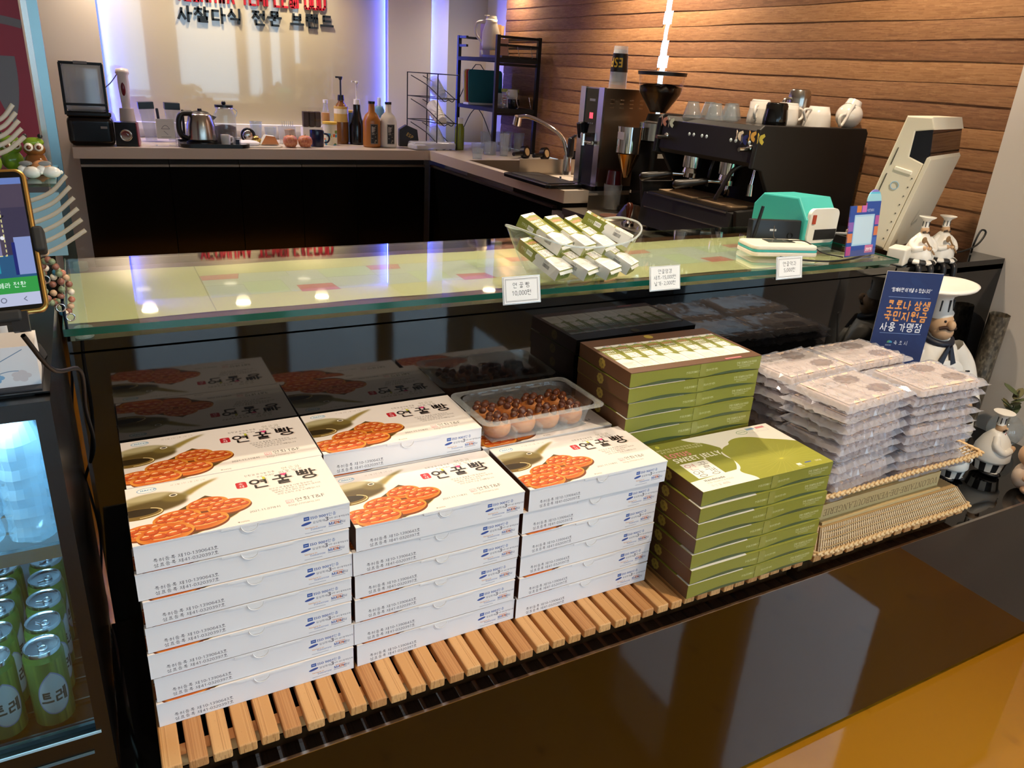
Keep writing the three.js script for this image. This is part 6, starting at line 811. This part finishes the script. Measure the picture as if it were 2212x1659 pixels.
{
  const t = thing('tissue_box', 'white box with blue flower print on top of the fridge', 'box', [-.152, 1.1735, -1.052], .02);
  const side = labelTex(512, 256, (g, w, h) => { g.fillStyle = '#e8e6e8'; g.fillRect(0, 0, w, h); g.strokeStyle = '#5b7da0'; g.lineWidth = 4; g.beginPath(); g.moveTo(210, 250); g.quadraticCurveTo(300, 160, 350, 100); g.lineTo(460, 20); g.moveTo(350, 100); g.quadraticCurveTo(370, 60, 340, 20); g.moveTo(330, 180); g.quadraticCurveTo(390, 140, 450, 160); g.stroke(); const fl = (x, y, r, c) => { g.fillStyle = c; for (let i = 0; i < 5; i++) { g.beginPath(); g.ellipse(x + Math.cos(i * 1.257) * r * .6, y + Math.sin(i * 1.257) * r * .6, r * .6, r * .5, i, 0, 7); g.fill(); } }; fl(270, 70, 46, '#cdbcbb'); fl(440, 190, 34, '#d8cdcd'); fl(335, 5, 34, '#d2c3c3'); fl(270, 190, 40, '#6f9fc4'); fl(340, 190, 30, '#83aed0'); fl(90, 120, 44, '#cdbcbb'); fl(60, 210, 36, '#6f9fc4'); });
  const w = M('#ece7e2', .5), m = obj('carton', new THREE.BoxGeometry(.135, .05, .06), [w, w, w, w, side, w], t); m.position.y = .025; obj('card_stack', [B(.055, .07, .012, -.02, .062, -.015, -.08)], M('#eceaec', .6), t);
  const c = tag(obj('fridge_mat', [B(.15, .0015, .085, -.158, 1.1728, -1.05)], M('#2d2b30', .6)), 'dark patterned mat under the flower box', 'mat');
}
{
  const t = thing('smartphone', 'gold-edged smartphone on a black stand showing a camera view', 'phone', [-.102, 1.35, -1.01], -.06); t.rotation.set(-.5, -.06, .06, 'YXZ');
  obj('frame', [EX(rrect(.079, .162, .009), .009, 0, 0, 0, 0, 0, 0, .002)], metal('#c9a15a', .25), t); obj('front_glass', [EX(rrect(.075, .158, .008), .002, 0, 0, .0045)], M('#07080a', .05), t);
  const tex = canvas(256, 512, (g, w, h) => { g.fillStyle = '#51475a'; g.fillRect(0, 0, w, h); g.fillStyle = '#6d86c9'; g.fillRect(0, 0, w, 26); g.fillStyle = '#8a86b0'; g.fillRect(0, 130, 150, 240); g.fillStyle = '#3f3a52'; g.fillRect(170, 120, 86, 250); g.fillStyle = '#2b5c86'; g.fillRect(0, 310, 256, 90); g.fillStyle = '#2d9cb4'; g.fillRect(100, 260, 36, 120); g.fillStyle = '#8fa0d8'; g.fillRect(196, 240, 60, 150); g.fillStyle = '#1e2a78'; g.fillRect(186, 260, 12, 130); g.strokeStyle = '#20202e'; g.lineWidth = 6; g.beginPath(); g.moveTo(0, 262); g.lineTo(70, 262); g.lineTo(176, 150); g.stroke(); g.fillStyle = '#f4f4fa'; for (const [x, y] of [[24, 280], [90, 300], [120, 270], [160, 240]]) { g.beginPath(); g.arc(x, y, 8, 0, 7); g.fill(); } g.strokeStyle = '#e6df9a'; g.setLineDash([12, 8]); g.lineWidth = 4; g.strokeRect(-20, 132, 186, 180); g.setLineDash([]); g.fillStyle = '#37a24c'; g.fillRect(0, 400, w, 62); write(g, '카메라 전환', 92, 418, 22, { color: '#eafff0', w: .12 }); g.fillStyle = '#c7cdea'; g.fillRect(0, 462, w, 50); g.strokeStyle = '#666a80'; g.lineWidth = 3; g.beginPath(); g.arc(128, 487, 9, 0, 7); g.moveTo(208, 478); g.lineTo(198, 487); g.lineTo(208, 496); g.moveTo(50, 478); g.lineTo(50, 496); g.moveTo(58, 478); g.lineTo(58, 496); g.stroke(); });
  obj('screen', [at(new THREE.PlaneGeometry(.071, .146), 0, -.001, .0056)], new THREE.MeshStandardMaterial({ color: '#000', emissive: '#ffffff', emissiveMap: tex, emissiveIntensity: .85, roughness: .1 }), t);
  obj('clamp_foot', [RB(.03, .014, .02, .004, .0, -.085, .0)], mBlackMatte, t); obj('clamp_arm', [RB(.012, .03, .02, .004, .043, .0, -.002)], mBlackMatte, t); obj('plug', [B(.016, .022, .008, .012, -.092, .004)], M('#15161a', .4), t);
  const s = thing('phone_stand', 'black phone stand with a silver base on top of the fridge', 'stand', [-.13, 1.1735, -1.13]); obj('base', [CY(.045, .05, .012, 0, .006, 0)], mBlackMatte, s); obj('neck', [TU([[0, .012, 0], [.0, .06, 0], [.012, .1, .03]], .012, 16, 8)], M('#c9cbce', .4), s);
  cord('black charging cable hanging from the phone down behind the fridge', [[-.088, 1.255, -.965], [-.07, 1.2, -1.0], [-.045, 1.15, -1.12], [-.05, 1.05, -1.22], [-.05, .95, -1.30], [-.083, .8, -1.42], [-.08, .6, -1.45], [-.09, .3, -1.5], [-.09, .02, -1.5]], .003); cord('dark blue cable hanging in the gap beside the counter', [[-.06, 1.2, -1.3], [-.068, 1.05, -1.43], [-.085, .9, -1.45], [-.07, .7, -1.45], [-.09, .5, -1.46], [-.075, .4, -1.46], [-.095, .42, -1.47], [-.09, .25, -1.48], [-.1, .02, -1.48]], .0025, M('#1b2c44', .4));
}
{ // acrylic bracelet racks, strings of beads
  const mAc = M('#d9d3c6', .15, { transmission: .5, thickness: 0 });
  const rack = (label, n, f) => { const t = thing('acrylic_rack', label, 'rack'); for (let k = 0; k < n; k++) obj('rod', [TU(f(k), .0032, 24, 8)], mAc, t); obj('post', [BB(-.165, -.155, 1.1745, 1.5, -1.37, -1.36)], mAc, t); return t; };
  rack('clear acrylic rods of the lower jewellery rack behind the phone', 6, (k) => [[-.16, 1.268 - k * .0155 + .03, -1.365 - k * .0], [-.1, 1.283 - k * .0155 + .03, -1.365], [-.055, 1.3 - k * .0155 + .03, -1.365], [-.03 + k * .003, 1.325 - k * .0155 + .03, -1.365]].map(([x, y, z]) => [x, y + .02, z + k * .006]));
  const r2 = thing('acrylic_rack', 'clear acrylic rods of the upper jewellery rack at the picture edge', 'rack'); for (let k = 0; k < 5; k++) obj('rod', [TU([[-.2, 1.43 - k * .011, -1.365], [-.13, 1.445 - k * .011, -1.365], [-.1, 1.455 - k * .011, -1.365], [-.083 + k * .002, 1.475 - k * .011, -1.365]], .0032, 20, 8)], mAc, r2); obj('post', [BB(-.205, -.195, 1.1745, 1.5, -1.37, -1.36)], mAc, r2);
  const cols = ['#c9a887', '#8a5a4a', '#e3d6bf', '#3f7fa0', '#7c8a6a', '#b5745c'];
  [[-.085, 1.30, -1.33, 7, 'brown and cream'], [-.07, 1.26, -1.31, 3, 'cream and blue'], [-.06, 1.235, -1.34, 5, 'brown and green']].forEach(([x, y, z, o, l], q) => { const t = thing('bead_bracelet', `hanging bracelet of ${l} beads beside the phone`, 'bracelet', [x, y, z]); for (let k = 0; k < 16; k++) { const a = k / 16 * 6.283; obj('bead', [SP(.0052, Math.cos(a) * .012, Math.sin(a) * .034 - .034, Math.sin(a * 2) * .004, 1, 1, 1, 8)], M(cols[(k * o + q) % 6], .3), t); } obj('charm', [TO(.006, .0012, .006, -.073, .006)], mChrome, t); });
}
{ // glass shelf with animal figurines, banner and post
  const t = thing('glass_shelf_unit', 'glass shelf unit with trinkets behind the phone', 'shelf'); obj('glass_shelf', [BB(-.45, -.055, 1.312, 1.318, -1.95, -1.68)], pane('#cfe9e2'), t); obj('lower_cabinet', [BB(-.45, -.09, 0, 1.16, -1.98, -1.66)], M('#1b2424', .2), t); for (const [x, z] of [[-.07, -1.94], [-.43, -1.94], [-.43, -1.7]]) obj('post', [BB(x - .005, x + .005, 1.16, 1.7, z - .005, z + .005)], mSteel, t); obj('booklet', [B(.09, .12, .002, -.1, 1.235, -1.72, -.2)], M('#7fa3b4', .5), t); obj('booklet', [B(.07, .1, .002, -.19, 1.225, -1.73, -.2)], M('#c9d4d2', .5), t);
  const mR = M('#eeebe4', .2); [[-.098, 'left'], [-.066, 'right']].forEach(([x, w], i) => { const r = thing('rabbit_figurine', `small white rabbit figurine on the glass shelf, ${w} one`, 'figurine', [x, 1.3185, -1.75], -.4 + i * .3); r.scale.setScalar(.9); obj('body', [SP(.0145, .004, .012, 0, 1.25, .85, .9), SP(.0095, -.014, .0165, 0)], mR, r); for (const s of [-1, 1]) obj('ear', [SP(.009, -.006, .03, s * .004, 1.3, .55, .3)], M('#8d8a88', .4), r); obj('eye', [SP(.0016, -.02, .019, .006)], mDark, r); obj('tail', [SP(.004, .022, .012, 0)], mR, r); });
  [[-.088, -1.83, '#7d9a2c', 'right'], [-.13, -1.86, '#6f8f28', 'middle'], [-.165, -1.82, '#88a03a', 'left']].forEach(([x, z, c, w], i) => { const f = thing('frog_figurine', `glossy green frog figurine with big eyes on the glass shelf, ${w} one`, 'figurine', [x, 1.3185, z], .2 * i); obj('body', [SP(.02, 0, .02, 0, 1, 1, .8), SP(.017, 0, .045, .002, 1.15, .8, .9)], M(i === 0 ? '#7a4a22' : c, .15), f); obj('cap', [SP(.016, 0, .058, 0, 1.15, .6, .9)], M(c, .15), f); for (const s of [-1, 1]) { const e = obj('eye', [SP(.008, s * .0085, .05, .014)], M('#efe6d8', .2), f); obj('pupil', [SP(.0042, s * .0085, .05, .0205)], M('#6b3a20', .2), e); obj('top_eye', [SP(.0045, s * .013, .07, .006)], mDark, f); } });
  const pd = tag(obj('peach_charm', [SP(.014, -.08, 1.333, -1.80, 1.2, .9, .8)], M('#e0a070', .3)), 'peach coloured bean-shaped trinket behind the rabbits', 'trinket');
  const b = thing('red_banner', 'deep red hanging banner with grey shield outline at the left edge', 'banner', [-.375, 1.0, -3.2]); const tex = labelTex(512, 1024, (g, w, h) => { g.fillStyle = '#8f1d35'; g.fillRect(0, 0, w, h); g.strokeStyle = '#6b6468'; g.lineWidth = 26; g.beginPath(); g.moveTo(0, 395); g.quadraticCurveTo(360, 360, 512, 400); g.stroke(); g.fillStyle = '#6b6a70'; g.beginPath(); g.moveTo(390, 500); g.lineTo(475, 500); g.quadraticCurveTo(480, 640, 440, 720); g.quadraticCurveTo(395, 640, 390, 500); g.fill(); g.fillStyle = '#58595f'; g.fillRect(0, 830, w, 194); });
  obj('cloth', new THREE.BoxGeometry(.49, 1.0, .006), [M('#8f1d35', .7), M('#8f1d35', .7), M('#8f1d35', .7), M('#8f1d35', .7), tex, M('#8f1d35', .7)], b).position.y = .5; obj('top_rod', [CY(.01, .01, .5, 0, 1.0, 0, 0, 0, Math.PI / 2)], mSteel, b); obj('stand', [B(.03, 1.0, .02, -.1, -.5, -.01)], mSteel, b);
  struct('door_1', [BB(-.122, -.076, 0, 2.6, -3.24, -3.19)], metal('#8fa9ad', .3));
}
renderer.render(scene, camera);
